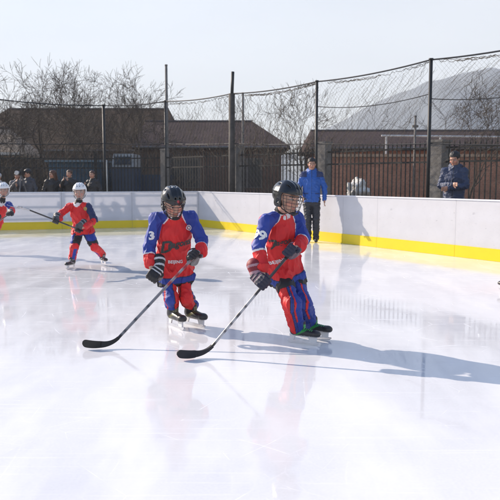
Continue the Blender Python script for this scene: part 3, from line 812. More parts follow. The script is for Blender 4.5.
    jo = link_mesh('jacket', V, F, M_JACKET(), root, C, True)
    # trousers and boots
    S = Solid(vx); S.add(ec(W(0, 0, .86), pel, (.15*k, .115*k), (.145*k, .11*k), Rt))
    for hp, (kn, an) in ((hipR, lR), (hipL, lL)): S.add(rc(hp, W(*kn), .095*k, .075*k), .03); S.add(rc(W(*kn), W(*an), .075*k, .062*k), .015)
    V, F = S.mesh(); V = wrinkle(V, F, .011*k, 10, (1, 1, 1.6), 6); V = relax(V, F, 1, .4)
    link_mesh('trousers', V, F, M_JACKET(), root, np.tile(A(*o.get('trousers', (.025, .025, .03))), (len(V), 1)), True)
    for kn, an in (lR, lL):
        a = W(*an); S = Solid(vx*.8); S.add(rc(a-Fd*.03*k-U*.03*k, a+Fd*.15*k-U*.045*k, .046*k, .038*k)); S.add(rc(a-U*.02*k, a+U*.05*k, .048*k, .05*k), .02)
        S.cut(bx(A(a[0], a[1], base[2]-.1+.004), (.6, .6, .1)))
        V, F = S.mesh(); link_mesh('boot', V, F, mat('boot_black', (.018, .018, .018), .5), root, None, True)
    return root, W, Hd
g = G(312, 242.2)
bystander((g[0]-.02, g[1], 0.0), 1.82, -4, 'man in bright blue hooded jacket and dark trousers standing on the ice by the boards', dict(
    jacket=(.012, .10, .42), panel=(.012, .03, .12), trousers=(.022, .024, .034), hood=True, hcol=(.02, .015, .012), vx=.007, puff=.98,
    armR=((.27, -.03, 1.14), (.20, .12, .97)), armL=((-.27, -.04, 1.14), (-.27, .02, .90)), legR=((.07, .03, .49), (.055, -.02, .09)), legL=((-.10, .02, .49), (-.10, .0, .09)), down=6, seed=3))
g = P(454, 190, 13.2)
bystander((g[0], g[1], 0.02), 1.86, -28, 'man in navy jacket standing with folded arms behind the right boards beside the pillar', dict(
    jacket=(.022, .038, .092), trousers=(.05, .10, .2), vx=.007, puff=1.0, hood=True, lean=.0, down=22, hturn=-12,
    armR=((.225, .07, 1.16), (-.02, .25, 1.17)), armL=((-.225, .08, 1.15), (.03, .27, 1.11)), seed=9, hcol=(.01, .01, .01), hs=1.0))
grp = 'people watching behind the left boards'
def spec(px, d, top, yw, label, o):
    g = P(px, 190, d); z = P(px, top, d)[2]; o.setdefault('vx', .012)
    return bystander((g[0], g[1], -.02), (z+.02)*1.0, yw, label, o, grp)
cam_arms = dict(armR=((.27, .10, 1.15), (.09, .30, 1.42)), armL=((-.27, .10, 1.15), (-.09, .30, 1.42)))
spec(28.5, 20.6, 169.5, -20, 'person in dark grey jacket behind the left boards, next to the camera on its tripod', dict(jacket=(.045, .05, .07), hair='hat', hcol=(.02, .02, .025), seed=2, armR=((.27, .10, 1.12), (.15, .34, 1.25)), hturn=-30))
spec(17.5, 20.9, 172.0, 25, 'person in pale grey jacket partly hidden by the camera tripod', dict(jacket=(.16, .16, .17), hair='short', seed=12, **cam_arms))
spec(52.5, 20.7, 170.5, 30, 'woman with long brown hair behind the left boards, holding a phone up', dict(jacket=(.018, .018, .02), hair='long', hcol=(.10, .04, .02), seed=4, down=12, hturn=-70, armL=((-.27, .10, 1.15), (-.16, .36, 1.25))))
spec(70, 20.6, 170.0, -8, 'person in black coat with brown hair raising both hands to the face', dict(jacket=(.016, .016, .018), hair='short', hcol=(.09, .045, .025), seed=5, **cam_arms))
spec(93, 20.5, 170.8, -25, 'woman in black coat with tied brown hair, rightmost watcher behind the left boards', dict(jacket=(.014, .014, .017), hair='short', hcol=(.08, .035, .02), seed=6, armR=((.27, .06, 1.12), (.12, .25, 1.3)), hturn=20))
spec(-1, 20.3, 173.5, 10, 'person in white hooded coat behind the boards at the left edge', dict(jacket=(.5, .5, .52), hair='hat', hcol=(.55, .55, .56), seed=7))
# video camera on a tripod
c = P(21, 172.8, 20.35); r = empty('video_camera', (c[0], c[1], -.02), 'video camera with pale lens hood on a tripod behind the left boards', 'video camera')
mb = MB(); mb.box((c[0]-.06, c[1]-.14, c[2]-.06), (c[0]+.06, c[1]+.16, c[2]+.06)); mb.build('camera_body', mat('black_plastic', (.02, .02, .022), .5), r)
mb = MB(); mb.tube([(c[0], c[1]-.14, c[2]), (c[0]-.02, c[1]-.24, c[2])], .045, 12); mb.build('lens', mat('black_plastic', (.02, .02, .022), .5), r)
mb = MB(); mb.tube([(c[0]-.02, c[1]-.24, c[2]), (c[0]-.03, c[1]-.31, c[2])], [.05, .062], 12); mb.build('lens_hood', mat('pale_hood', (.55, .55, .55), .5), r)
mb = MB(); mb.tube([(c[0], c[1]-.05, c[2]+.06), (c[0], c[1]-.05, c[2]+.10), (c[0], c[1]+.1, c[2]+.10), (c[0], c[1]+.1, c[2]+.06)], .012, 6); mb.build('handle', mat('black_plastic', (.02, .02, .022), .5), r)
for k in range(3):
    an = k*2.1+.4; mb = MB(); mb.tube([(c[0], c[1], c[2]-.06), (c[0]+.4*math.cos(an), c[1]+.4*math.sin(an), -.02)], [.022, .014], 6); mb.build('tripod_leg', mat('tripod_grey', (.12, .12, .13), .4, .5), r)
#@@SETTING
# ------------------------------------------------------------------ rink boards
ZT = 1.0
c0 = G(198.5, 226.3); e0 = G(500, 262.0); l0 = G(0, 230.3)
def hdpe(name, col, rough, tr):
    m, nt, b = new_mat(name)
    n = noise_node(nt, 3.0, 5); n2 = noise_node(nt, 25, 6, stretch=(1, 1, 5))
    f = ramp(nt, n.outputs[0], [(.3, tuple(x*.94 for x in col)), (.7, col)])
    sc = ramp(nt, n2.outputs[0], [(.60, (1, 1, 1)), (.68, (.88, .88, .9))])
    o = mixrgb(nt, 1.0, f, sc, 'MULTIPLY'); n4_ = noise_node(nt, 7, 3, stretch=(1, 1, 2.2)); o = mixrgb(nt, 1.0, o, ramp(nt, n4_.outputs[0], [(.70, (1, 1, 1)), (.74, (.80, .80, .81))]), 'MULTIPLY'); nt.links.new(o, b.inputs['Base Color']); b.inputs['Roughness'].default_value = rough
    t = nt.nodes.new('ShaderNodeBsdfTranslucent'); nt.links.new(o, t.inputs[0]); mx = nt.nodes.new('ShaderNodeMixShader')
    mx.inputs[0].default_value = tr; nt.links.new(b.outputs[0], mx.inputs[1]); nt.links.new(t.outputs[0], mx.inputs[2])
    nt.links.new(mx.outputs[0], nt.nodes['Material Output'].inputs[0]); return m
MWB = hdpe('board_white', (.83, .83, .855), .38, .42); MYL = hdpe('kick_yellow', (.86, .66, .012), .4, .15)
MST = mat('galvanised_frame', (.33, .35, .38), .5, .7)
def board_run(p, dirv, lens, side, labels, grp):
    """side = unit vector pointing away from the ice"""
    p = np.array(p); d = nz(dirv); s = np.array(side); objs = []
    for L, lab in zip(lens, labels):
        a, b = p+d*.0025, p+d*(L-.0025)
        r = empty('rink_board', (p+d*L/2), lab, 'rink board', grp)
        mb = MB(); mb.bar(a+s*.0065+A(0, 0, .592), b+s*.0065+A(0, 0, .592), .012, .812); mb.build('white_panel', MWB, r)
        mb = MB(); mb.bar(a-s*.004+A(0, 0, .105), b-s*.004+A(0, 0, .105), .014, .206); mb.build('kick_plate', MYL, r)
        mb = MB(); mb.bar(a+s*.012+A(0, 0, ZT+.012), b+s*.012+A(0, 0, ZT+.012), .05, .024); mb.build('top_rail', mat('top_rail_white', (.72, .73, .78), .4, 0, .05), r)
        mb = MB()
        for z in (.30, .63, .93): mb.bar(a+s*.045+A(0, 0, z), b+s*.045+A(0, 0, z), .04, .04)
        for q in (a+d*.03, b-d*.03):
            mb.bar(q+s*.05, q+s*.05+A(0, 0, ZT), .045, .045, d)
            mb.bar(q+s*.06+A(0, 0, .72), q+s*.62+A(0, 0, .02), .04, .04)
        mb.build('steel_frame', MST, r); objs.append(r)
        p = p+d*L
    return p
dr = nz(A(e0[0]-c0[0], e0[1]-c0[1], 0)); dl = nz(A(l0[0]-c0[0], l0[1]-c0[1], 0))
sr = A(-dr[1], dr[0], 0); sr = sr if sr[0] > 0 else -sr
sl = A(-dl[1], dl[0], 0); sl = sl if sl[1] > 0 else -sl
def along(px, base, d):
    # distance along a board line whose foot appears at column px
    for i in range(4000):
        q = base+d*i*.005
        y = q[1]; 
        if abs((q[0]/ (q[1]*cp+CAMH*sp_))*FPX+250-px) < .35: return i*.005
    return None
s132 = along(132, c0, dl); s62 = along(62, c0, dl)
s343 = along(343, c0, dr); s377 = along(377, c0, dr)
print('seams', s132, s62, s343, s377)
w1 = s62-s132
board_run(c0, dl, [s132, w1, w1, w1, w1, w1], sl, ['left rink board panel ending at the corner seam', 'left rink board panel right behind the player with legs apart', 'left rink board panel in front of the watchers at the left edge',
    'rink board panel beyond the left edge, first', 'rink board panel beyond the left edge, second', 'rink board panel beyond the left edge, third'], 'rink boards')
first = s343/2.0
rest = s377-s343
n4 = [first*1.0, first*1.0, rest, 2.0, 2.0, 2.0, 2.0, 2.0, 2.0]
board_run(c0, dr, n4, sr, ['long right rink board panel crossed by the diagonal shadow at the corner', 'right rink board panel directly behind the man in the blue jacket', 'short right rink board panel just right of the man in blue',
    'right rink board panel in front of the dark net post', 'right rink board panel in front of the man in the navy jacket', 'rink board panel beyond the right edge, first', 'rink board panel beyond the right edge, second', 'rink board panel beyond the right edge, third', 'rink board panel beyond the right edge, fourth'], 'rink boards')

# ------------------------------------------------------------------ ice and ground
m, nt, b = new_mat('ice_surface')
n1 = noise_node(nt, .35, 5, rough=.6); n2 = noise_node(nt, 2.2, 6, stretch=(1, .35, 1)); n3 = noise_node(nt, 9, 6, stretch=(.25, 1.6, 1)); 
basec = ramp(nt, n1.outputs[0], [(.38, (.62, .625, .65)), (.58, (.72, .72, .735))])
sc1 = ramp(nt, n2.outputs[0], [(.44, (0, 0, 0)), (.72, (1, 1, 1))])
nf = noise_node(nt, 70, 4); basec = mixrgb(nt, 1.0, basec, ramp(nt, nf.outputs[0], [(.3, (.93,)*3), (.7, (1, 1, 1))]), 'MULTIPLY')
base2 = mixrgb(nt, sc1, basec, (.765, .765, .775))
# skate scratches: stretched fine noise in three directions
def scratches(rot, sc, stx, lo, hi):
    tc = nt.nodes.new('ShaderNodeTexCoord'); mp = nt.nodes.new('ShaderNodeMapping'); nt.links.new(tc.outputs['Object'], mp.inputs['Vector'])
    mp.inputs['Rotation'].default_value = (0, 0, rot); mp.inputs['Scale'].default_value = (stx, 1, 1)
    wob = nt.nodes.new('ShaderNodeTexNoise'); wob.inputs['Scale'].default_value = .8; nt.links.new(tc.outputs['Object'], wob.inputs['Vector'])
    ad = mixrgb(nt, .08, mp.outputs[0], wob.outputs['Color'], 'ADD')
    nn = nt.nodes.new('ShaderNodeTexNoise'); nn.inputs['Scale'].default_value = sc; nn.inputs['Detail'].default_value = 3; nt.links.new(ad, nn.inputs['Vector'])
    return ramp(nt, nn.outputs[0], [(lo, (0, 0, 0)), (hi, (1, 1, 1))])
s1 = scratches(.5, 28, .02, .63, .70); s2 = scratches(-.7, 34, .03, .64, .71); s3 = scratches(1.5, 30, .025, .64, .72)
def cuts(sc, wob, width, seed):
    tc = nt.nodes.new('ShaderNodeTexCoord'); mp = nt.nodes.new('ShaderNodeMapping'); nt.links.new(tc.outputs['Object'], mp.inputs[0]); mp.inputs['Location'].default_value = (seed, seed*1.7, 0)
    wn = nt.nodes.new('ShaderNodeTexNoise'); wn.inputs['Scale'].default_value = .45; wn.inputs['Detail'].default_value = 1; nt.links.new(mp.outputs[0], wn.inputs[0])
    v = mixrgb(nt, wob, mp.outputs[0], wn.outputs['Color'], 'ADD'); vo = nt.nodes.new('ShaderNodeTexVoronoi'); vo.feature = 'DISTANCE_TO_EDGE'; vo.inputs['Scale'].default_value = sc; nt.links.new(v, vo.inputs['Vector'])
    l = ramp(nt, vo.outputs['Distance'], [(0, (1, 1, 1)), (width, (0, 0, 0))])
    n = noise_node(nt, 1.7+seed*.05, 2); k = ramp(nt, n.outputs[0], [(.50, (0, 0, 0)), (.60, (.9, .9, .9))]); return mixrgb(nt, 1.0, l, k, 'MULTIPLY')
sx0 = mixrgb(nt, 1.0, mixrgb(nt, 1.0, s1, s2, 'ADD'), s3, 'ADD'); sx0 = mixrgb(nt, 1.0, sx0, (.55, .55, .55), 'MULTIPLY')
sx = mixrgb(nt, 1.0, sx0, mixrgb(nt, 1.0, mixrgb(nt, 1.0, cuts(.55, 1.0, .0035, 3), cuts(.8, .9, .004, 11), 'ADD'), mixrgb(nt, 1.0, cuts(1.3, .8, .005, 23), mixrgb(nt, .6, (0, 0, 0), cuts(2.4, .7, .008, 37)), 'ADD'), 'ADD'), 'ADD')
base3 = mixrgb(nt, mixrgb(nt, 1.0, sx, (.35, .35, .35), 'MULTIPLY'), base2, (.88, .88, .90))
nt.links.new(base3, b.inputs['Base Color'])
rg = ramp(nt, n3.outputs[0], [(.38, (.02,)*3), (.70, (.09,)*3)])
rg2 = mixrgb(nt, sc1, rg, (.17, .17, .17)); rgh = mixrgb(nt, sx, rg2, (.35, .35, .35))
nt.links.new(rgh, b.inputs['Roughness']); b.inputs['IOR'].default_value = 1.36
n5 = noise_node(nt, 1.3, 3); n6 = noise_node(nt, 40, 3)
hb_ = mixrgb(nt, .06, n5.outputs[0], mixrgb(nt, .5, n6.outputs[0], sx))
bump(nt, b, hb_, .05, .01)
ICE = m
mb = MB(); far = c0+dl*(s132+w1*5)+sl*.25; near = c0+dr*(sum(n4))+sr*.25; cc = c0+sl*.2+sr*.2
pts = [far, cc, near, near+A(0, -18, 0), far+A(0, -40, 0)]
mb.add([(p[0], p[1], 0) for p in pts], [tuple(range(5))[::-1]])
tag(mb.build('ice', ICE, origin=A(0, 0, 0)), kind='structure')
md = mat('dirt_ground', (.20, .165, .13), .95, 0, .25, 1.5, .4, 12)
mb = MB(); mb.add([(-900, -300, -.02), (900, -300, -.02), (900, 1500, -.02), (-900, 1500, -.02)], [(0, 1, 2, 3)])
tag(mb.build('ground', md, origin=A(0, 0, 0)), kind='structure')

# ------------------------------------------------------------------ net fence
MDK = mat('dark_painted_steel', (.022, .024, .026), .55, .3, .2); MCON = mat('concrete', (.23, .215, .195), .9, 0, .25, 5, .5, 40); MWIRE = mat('net_wire', (.07, .068, .062), .8)
def FP(px, k): d = FPX/k; q = P(px, 180, d); return A(q[0], q[1], 0)
posts = [FP(-115, 33.6), FP(0, 32.3), FP(105, 30.4), FP(166, 31.7), FP(232, 35.2), FP(316, 40.0), FP(428, 46.8)]
dn = nz(posts[-1]-posts[-2]); posts += [posts[-1]+dn*3.3, posts[-1]+dn*6.6]
topy = [None]*9
NH = [3.8, 3.8, 3.75, 3.78, 3.75, 3.75, 3.85, 3.9, 3.9]
rad = [.035, .035, .045, .03, .092, .036, .038, .038, .038]; 
labs = ['net fence post beyond the left edge', 'net fence post standing at the left edge', 'net fence post with a pale conduit right of the watchers', 'thin net fence post beside the second pillar', 'thick net fence post above the pillar at the rink corner',
        'slim dark net fence post right behind the man in blue', 'heavy black net fence post left of the wide pillar', 'net fence post beyond the right edge, nearer', 'net fence post beyond the right edge, nearest']
for i, p in enumerate(posts):
    r = empty('net_post', p, labs[i], 'post', 'posts carrying the net')
    mb = MB(); mb.tube([p, p+A(0, 0, NH[i])], rad[i], 10); mb.build('pole', MDK if i != 4 else mat('rusty_grey_steel', (.085, .075, .065), .8, .1, .3), r, True)
    if rad[i] < .08: mb = MB(); mb.tube([p+A(0, 0, NH[i]), p+A(0, 0, NH[i]+.03)], rad[i]*1.3, 10); mb.build('cap', MDK, r, True)
    if i == 2: mb = MB(); mb.tube([p+A(.07, -.03, 0), p+A(.07, -.03, 2.0)], .022, 8); mb.build('conduit', mat('pale_conduit', (.5, .5, .47), .6), r, True)
    if i == 4:
        mb = MB(); mb.tube([p+A(0, 0, 3.6), p+A(0.03, 0, 4.35)], .045, 8); mb.build('extension_pole', MDK, r, True)
rnd = random.Random(4)
def netpt(a, b, ha, hb, u, v, bel):
    q = a+(b-a)*u; h = ha+(hb-ha)*u; z = .25+(h-.25)*v
    z -= .10*math.sin(math.pi*u)*v
    nrm = nz(A(-(b-a)[1], (b-a)[0], 0)); o = (noise.noise(Vector((q[0]*1.2, q[1]*1.2, z*1.1)))*.10)*bel
    return A(q[0], q[1], z)+nrm*o
labn = ['net panel left of the frame', 'net panel above the watchers', 'net panel between the conduit post and thin post', 'net panel left of the corner post', 'net panel with dense dry vines right of the corner post', 'net panel between the slim post and the heavy black post', 'net panel right of the heavy black post above the man in navy', 'net panel beyond the right edge']
for i in range(len(posts)-1):
    a, b = posts[i], posts[i+1]; L = np.linalg.norm(b-a); ha, hb = NH[i], NH[i+1]
    r = empty('fence_net', (a+b)/2, labn[i], 'net', 'net panels of the tall fence')
    mb = MB(); H0 = ha-.25; st = .15 if i < 5 else .105; n = int((L+H0)/st)
    for sg in (0, 1):
        for j in range(n):
            c = j*st-H0; pts = []
            for q in range(9):
                v = q/8; x = c+H0*v
                u = x/L if not sg else 1-x/L
                if -.001 <= u <= 1.001: pts.append(netpt(a, b, ha, hb, min(1, max(0, u)), v, .6))
            if len(pts) > 1: mb.tube(pts, .0019 if i < 5 else .0015, 3, False)
    mb.build('net', MWIRE, r)
    mb = MB()
    for hh, sag, rr in ((1.0, .06, .018), (.0, .03, .012)):
        z0, z1 = (ha, hb) if hh else (1.35+36/ (FPX/a[1]), 1.35+36/(FPX/b[1]))
        mb = MB(); mb.tube([a+(b-a)*u+A(0, 0, z0+(z1-z0)*u-sag*4*u*(1-u)) for u in [q/10 for q in range(11)]], rr, 5); mb.build('cable', MDK, r)
    if i in (5, 6): mb = MB(); mb.tube([a+(b-a)*u+A(0, 0, 3.05+(.10 if i == 5 else .0)-.12*4*u*(1-u)) for u in [q/10 for q in range(11)]], .010, 5); mb.build('cable', MDK, r)
# dead climbing vines tangled in the net
MV = mat('dry_vine', (.12, .095, .065), .9, 0, .25)
def vines(i, n, seed, top=1.0, low=.35, ln=(.5, 1.6), thick=.0045, bias=None):
    rn = random.Random(seed); a, b = posts[i], posts[i+1]; mb = MB()
    for _ in range(n):
        u = rn.random(); v = rn.uniform(low, top); pts = []; x = u; z = v; L = rn.uniform(*ln); dxx = rn.uniform(-.5, .5) if bias is None else rn.gauss(bias, .35); H0 = NH[i]
        stp = .07; rr = thick*rn.uniform(.6, 1.5)
        for k in range(int(L/stp)):
            if not (0 <= x <= 1 and .25 <= z <= 1.01): break
            pts.append(netpt(a, b, NH[i], NH[i+1], x, z, .6)+A(rn.uniform(-.02, .02), rn.uniform(-.03, .03), 0))
            dxx = dxx*.75+rn.uniform(-.5, .5) if bias is None else dxx*.9+bias*.1+rn.uniform(-.16, .16); x += dxx*stp/3; z -= stp*rn.uniform(.3, 1.1)/H0
        if len(pts) > 2: mb.tube(pts, [rr*(1-.6*q/len(pts)) for q in range(len(pts))], 3, False)
    for _ in range(n//16):
        u = rn.random(); pts = [netpt(a, b, NH[i], NH[i+1], min(1, u+q*.02), top-.01+rn.uniform(-.012, .008), .6) for q in range(int((1-u)/.02)+1)][:14]
        if len(pts) > 2: mb.tube(pts, .005, 4, False)
    o = mb.build('dry_vines', MV, origin=(a+b)/2); tag(o, ['sparse dry vines tangled in the net above the watchers', 'dry vines on the net left of the conduit post', 'thin dry vines on the net beside the thin post', 'dry hanging vines on the net left of the corner post', 'thick curtain of dry vines hanging under the cable right of the corner post', 'dry vines hanging on the net left of the heavy black post', 'dry vines on the net above the man in navy'][i-1 if i else 0], 'vines', 'dry vines on the net', 'stuff')
vines(1, 120, 1); vines(2, 60, 2, low=.6); vines(3, 160, 3, low=.6, ln=(.4, 1.1)); vines(4, 330, 4, low=.58, ln=(.5, 1.4)); vines(5, 190, 5, low=.6, ln=(.6, 1.8), thick=.0026, bias=-.5); vines(6, 170, 6, low=.5, ln=(.8, 2.2), thick=.0027, bias=-.75)

# ------------------------------------------------------------------ iron picket fence and pillars
MIR = mat('fence_iron', (.03, .028, .026), .7, .2, .3)
pill = [FP(-30, 30.8), FP(96, 29.3), FP(165, 30.8), FP(236, 34.4), FP(324, 38.4), FP(438.5, 44.8)]
dn2 = nz(pill[-1]-pill[-2]); pill += [pill[-1]+dn2*3.4, pill[-1]+dn2*6.8]
pw = [.1, .1, .20, .30, .27, .36, .36, .36]; ph = [2.25, 2.25, 2.3, 2.3, 2.28, 2.18, 2.18, 2.18]
plab = ['slim iron fence pillar at the left edge', 'slim iron fence pillar by the conduit post', 'narrow grey concrete pillar left of the player looking down', 'grey concrete pillar right of centre in the rink corner', 'weathered concrete pillar right behind the man in blue',
        'wide grey concrete pillar beside the man in navy', 'concrete pillar beyond the right edge, nearer', 'concrete pillar beyond the right edge, nearest']
for i, p in enumerate(pill):
    r = empty('pillar', p, plab[i], 'pillar', 'fence pillars')
    fd = nz(pill[min(i+1, 7)]-pill[max(i-1, 0)]); sd = A(-fd[1], fd[0], 0)
    mt = MCON if i > 1 else MIR
    mb = MB(); w = pw[i]/2; mb.obox(p+A(0, 0, ph[i]/2), fd, sd, A(0, 0, 1), w, w, ph[i]/2); mb.build('shaft', mt, r)
    mb = MB(); mb.obox(p+A(0, 0, ph[i]+.025), fd, sd, A(0, 0, 1), w*1.12, w*1.12, .025); mb.build('cap', mt, r)
flab = ['iron picket fence behind the watchers', 'iron picket fence between the conduit post and narrow pillar', 'iron picket fence between the two pillars left of the corner', 'iron picket fence right of the corner pillar', 'iron picket fence between the man in blue and the wide pillar', 'iron picket fence behind the man in navy', 'iron picket fence beyond the right edge']
for i in range(len(pill)-1):
    a, b = pill[i], pill[i+1]; L = np.linalg.norm(b-a); d = nz(b-a)
    r = empty('iron_fence', (a+b)/2, flab[i], 'fence', 'iron fence sections')
    a1, b1 = a+d*(pw[i]/2+.005), b-d*(pw[i+1]/2+.005)
    for z in (.25, 1.75, 2.06):
        mb = MB(); mb.bar(a1+A(0, 0, z), b1+A(0, 0, z), .035, .04); mb.build('rail', MIR, r)
    n = int(L/.125); first = None
    for k in range(1, n):
        q = a+(b-a)*k/n
        if np.linalg.norm(q-a) < pw[i]/2+.05 or np.linalg.norm(q-b) < pw[i+1]/2+.05: continue
        if first is None:
            mb = MB(); mb.bar(q+A(0, 0, .1), q+A(0, 0, 2.12), .022, .022, d)
            w = .018; t = q+A(0, 0, 2.12); mb.add([t+A(-w, -w, 0), t+A(w, -w, 0), t+A(w, w, 0), t+A(-w, w, 0), t+A(0, 0, .12)], [(0, 1, 4), (1, 2, 4), (2, 3, 4), (3, 0, 4), (3, 2, 1, 0)])
            first = (mb.build('picket', MIR, r), q)
        else:
            c = first[0].copy(); COL.objects.link(c); c.parent = r; c.location = tuple(np.array(first[0].location)+q-first[1])

# ------------------------------------------------------------------ buildings behind
MTILE, nt, b = new_mat('roof_tiles')
n = noise_node(nt, 1.2, 5); tc = nt.nodes.new('ShaderNodeTexCoord'); wv = nt.nodes.new('ShaderNodeTexWave'); wv.inputs['Scale'].default_value = 2.2; wv.inputs['Distortion'].default_value = .4
nt.links.new(tc.outputs['Object'], wv.inputs['Vector'])
n7 = noise_node(nt, 14, 3)
o_ = ramp(nt, n.outputs[0], [(.3, (.040, .024, .022)), (.7, (.070, .044, .040))]); o_ = mixrgb(nt, .35, o_, ramp(nt, n7.outputs[0], [(.3, (.02, .016, .02)), (.7, (.07, .056, .058))]))
nt.links.new(o_, b.inputs['Base Color']); b.inputs['Roughness'].default_value = .9; b.inputs['Specular IOR Level'].default_value = .1; bump(nt, b, wv.outputs[0], .25, .02)
def brick(name, c1, c2, mortar, sc=4.0):
    m, nt, b = new_mat(name); tc = nt.nodes.new('ShaderNodeTexCoord'); mp = nt.nodes.new('ShaderNodeMapping'); nt.links.new(tc.outputs['Object'], mp.inputs[0]); mp.inputs['Rotation'].default_value = (math.radians(90), 0, 0)
    br = nt.nodes.new('ShaderNodeTexBrick'); nt.links.new(mp.outputs[0], br.inputs[0]); br.inputs['Scale'].default_value = sc; br.inputs['Color1'].default_value = (*c1, 1); br.inputs['Color2'].default_value = (*c2, 1); br.inputs['Mortar'].default_value = (*mortar, 1)
    br.inputs['Mortar Size'].default_value = .012
    n = noise_node(nt, 1.5, 5); f = ramp(nt, n.outputs[0], [(.3, (.65, .65, .65)), (.65, (1, 1, 1))]); nt.links.new(mixrgb(nt, 1, br.outputs[0], f, 'MULTIPLY'), b.inputs[0]); b.inputs['Roughness'].default_value = .9
    bump(nt, b, br.outputs[1], .4, .01); return m
MBR = brick('red_brick', (.46, .20, .12), (.33, .14, .085), (.42, .32, .24)); MBR2 = brick('brown_brick', (.17, .10, .07), (.13, .08, .055), (.18, .14, .11))
MWIN = mat('window_glass', (.02, .025, .03), .1, 0, .05); MFR = mat('window_frame', (.14, .13, .12), .6)
def house(name, label, x0, x1, y0, y1, eave, ridge, ry, wallm, roofm, hipL=0, hipR=0, windows=(), extra=None, cat='building'):
    r = empty(name, ((x0+x1)/2, (y0+y1)/2, -.02), label, cat)
    mb = MB(); mb.box((x0, y0, -.02), (x1, y1, eave)); mb.build('wall', wallm, r)
    o = .35; V = [(x0-o, y0-o, eave), (x1+o, y0-o, eave), (x1+o, y1+o, eave), (x0-o, y1+o, eave), (x0-o+hipL, ry, ridge), (x1+o-hipR, ry, ridge)]
    V2 = [(v[0], v[1], v[2]-.12) for v in V[:4]]
    mb = MB(); mb.add([V[i] for i in range(6)]+V2, [(0, 1, 5, 4), (2, 3, 4, 5), (1, 2, 5), (3, 0, 4), (6, 7, 1, 0), (7, 8, 2, 1), (8, 9, 3, 2), (9, 6, 0, 3), (9, 8, 7, 6)])
    rf = mb.build('roof', roofm, r)
    mb = MB(); mb.tube([V[4], V[5]], .07, 6); mb.build('ridge_cap', mat('ridge_cap', (.07, .055, .055), .8), rf)
    mb = MB(); mb.tube([(x0-o, y0-o-.06, eave-.04), (x1+o, y0-o-.06, eave-.04)], .05, 6); mb.build('gutter', mat('gutter_grey', (.15, .15, .15), .6), rf)
    for wx, wz, ww, wh in windows:
        mb = MB(); mb.box((wx-ww/2, y0-.04, wz), (wx+ww/2, y0+.02, wz+wh)); w = mb.build('window', MFR, r)
        mb = MB()
        for sx in (-1, 1): mb.box((wx+sx*ww/4-ww/4+.05, y0-.05, wz+.06), (wx+sx*ww/4+ww/4-.05, y0-.03, wz+wh-.06))
        mb.build('pane', MWIN, w)
    return r
# dark roofed hall in the middle
xa, xb = P(168, 150, 30)[0], P(282, 150, 30)[0]
house('long_hall', 'long brick building with dark purple brown hipped roof behind the middle of the fence', xa-1.2, xb, 30.5, 37.5, P(0, 146, 30)[2], P(0, 121.5, 34)[2], 34.0, MBR2, MTILE, 0, 1.6,
      [(xb-1.5, 1.0, 1.3, 1.3), (xb-4.2, 1.0, 1.3, 1.3), (xb-7, 1.0, 1.3, 1.3)])
# brown roof to the left
xl, xm = P(-60, 150, 33)[0], P(158, 150, 33)[0]
house('barn', 'big barn with tall dull brown roof behind the bare trees on the left', xl-3, xm, 40, 50, P(0, 150, 40)[2], P(0, 109, 45)[2], 45.0, MBR2, mat('brown_roof', (.070, .043, .026), .95, 0, .3, 2.0, .6, 9, spec=.1), 2.5, 1.2)
# brick house on the right
xr0, xr1 = P(318, 150, 27)[0], P(640, 150, 27)[0]
rr_ = house('brick_house', 'low red brick building with dark tiled roof behind the right part of the fence', xr0, xr1, 27.0, 33.0, P(0, 147, 26.6)[2], P(0, 131, 30)[2], 30.0, MBR, MTILE, .3, .3,
      [(P(352, 0, 27)[0], .7, 1.3, 1.1), (P(408, 0, 27)[0], .7, 1.0, 1.1), (P(478, 0, 27)[0], .7, 1.2, 1.1)])
mb = MB(); pz = P(0, 136.5, 25.2)[2]; mb.tube([(P(384, 0, 25.2)[0], 25.2, pz+.03), (P(520, 0, 25.2)[0], 25.2, pz-.02)], .038, 6)
for px in (386, 440, 515):
    q = P(px, 150, 25.2); mb.tube([(q[0], 25.2, -.02), (q[0], 25.2, pz)], .035, 6)
o = mb.build('white_pipe', mat('white_pipe', (.7, .7, .68), .5), origin=A(P(450, 0, 25.2)[0], 25.2, 0)); tag(o, 'white overhead pipe on posts in front of the dark tiled roof at right', 'pipe')
mb = MB(); q0, q1 = P(330, 150, 24.5), P(560, 150, 24.5)
mb.box((q0[0], 24.5, -.02), (q1[0], 24.7, P(0, 157, 24.5)[2])); o = mb.build('brick_wall', MBR, origin=A((q0[0]+q1[0])/2, 24.6, -.02)); tag(o, 'low red brick wall seen through the pickets on the right', 'wall')
zc = P(0, 157, 24.5)[2]; mb = MB(); mb.box((q0[0]-.05, 24.42, zc+.003), (q1[0]+.05, 24.78, zc+.10)); mb.build('coping', mat('tan_coping', (.50, .33, .22), .9, 0, .25, 3), o)
hq = P(357, 188, 21.5); S = Solid(.04); rn = random.Random(12)
for k in range(26):
    zz = rn.uniform(.1, 1.28); wd = .42*(1.1-zz/1.7); S.add(bx((hq[0]+rn.uniform(-wd, wd), hq[1]+rn.uniform(-.3, .3), zz), (rn.uniform(.10, .2), rn.uniform(.12, .22), rn.uniform(.05, .13)), np.array(Matrix.Rotation(rn.uniform(-.9, .9), 3, 'Y') @ Matrix.Rotation(rn.uniform(-1, 1), 3, 'Z')), .02), .06)
V_, F_ = S.mesh(); V_ = wrinkle(V_, F_, .05, 5, (1, 1, 1), 2); o = link_mesh('sheeted_heap', V_, F_, mat('white_sheeting', (.66, .65, .62), .7, 0, .25, 3), None, None, True, origin=A(hq[0], hq[1], -.02)); tag(o, 'crumpled heap under white sheeting seen through the pickets right of the man in blue', 'heap')
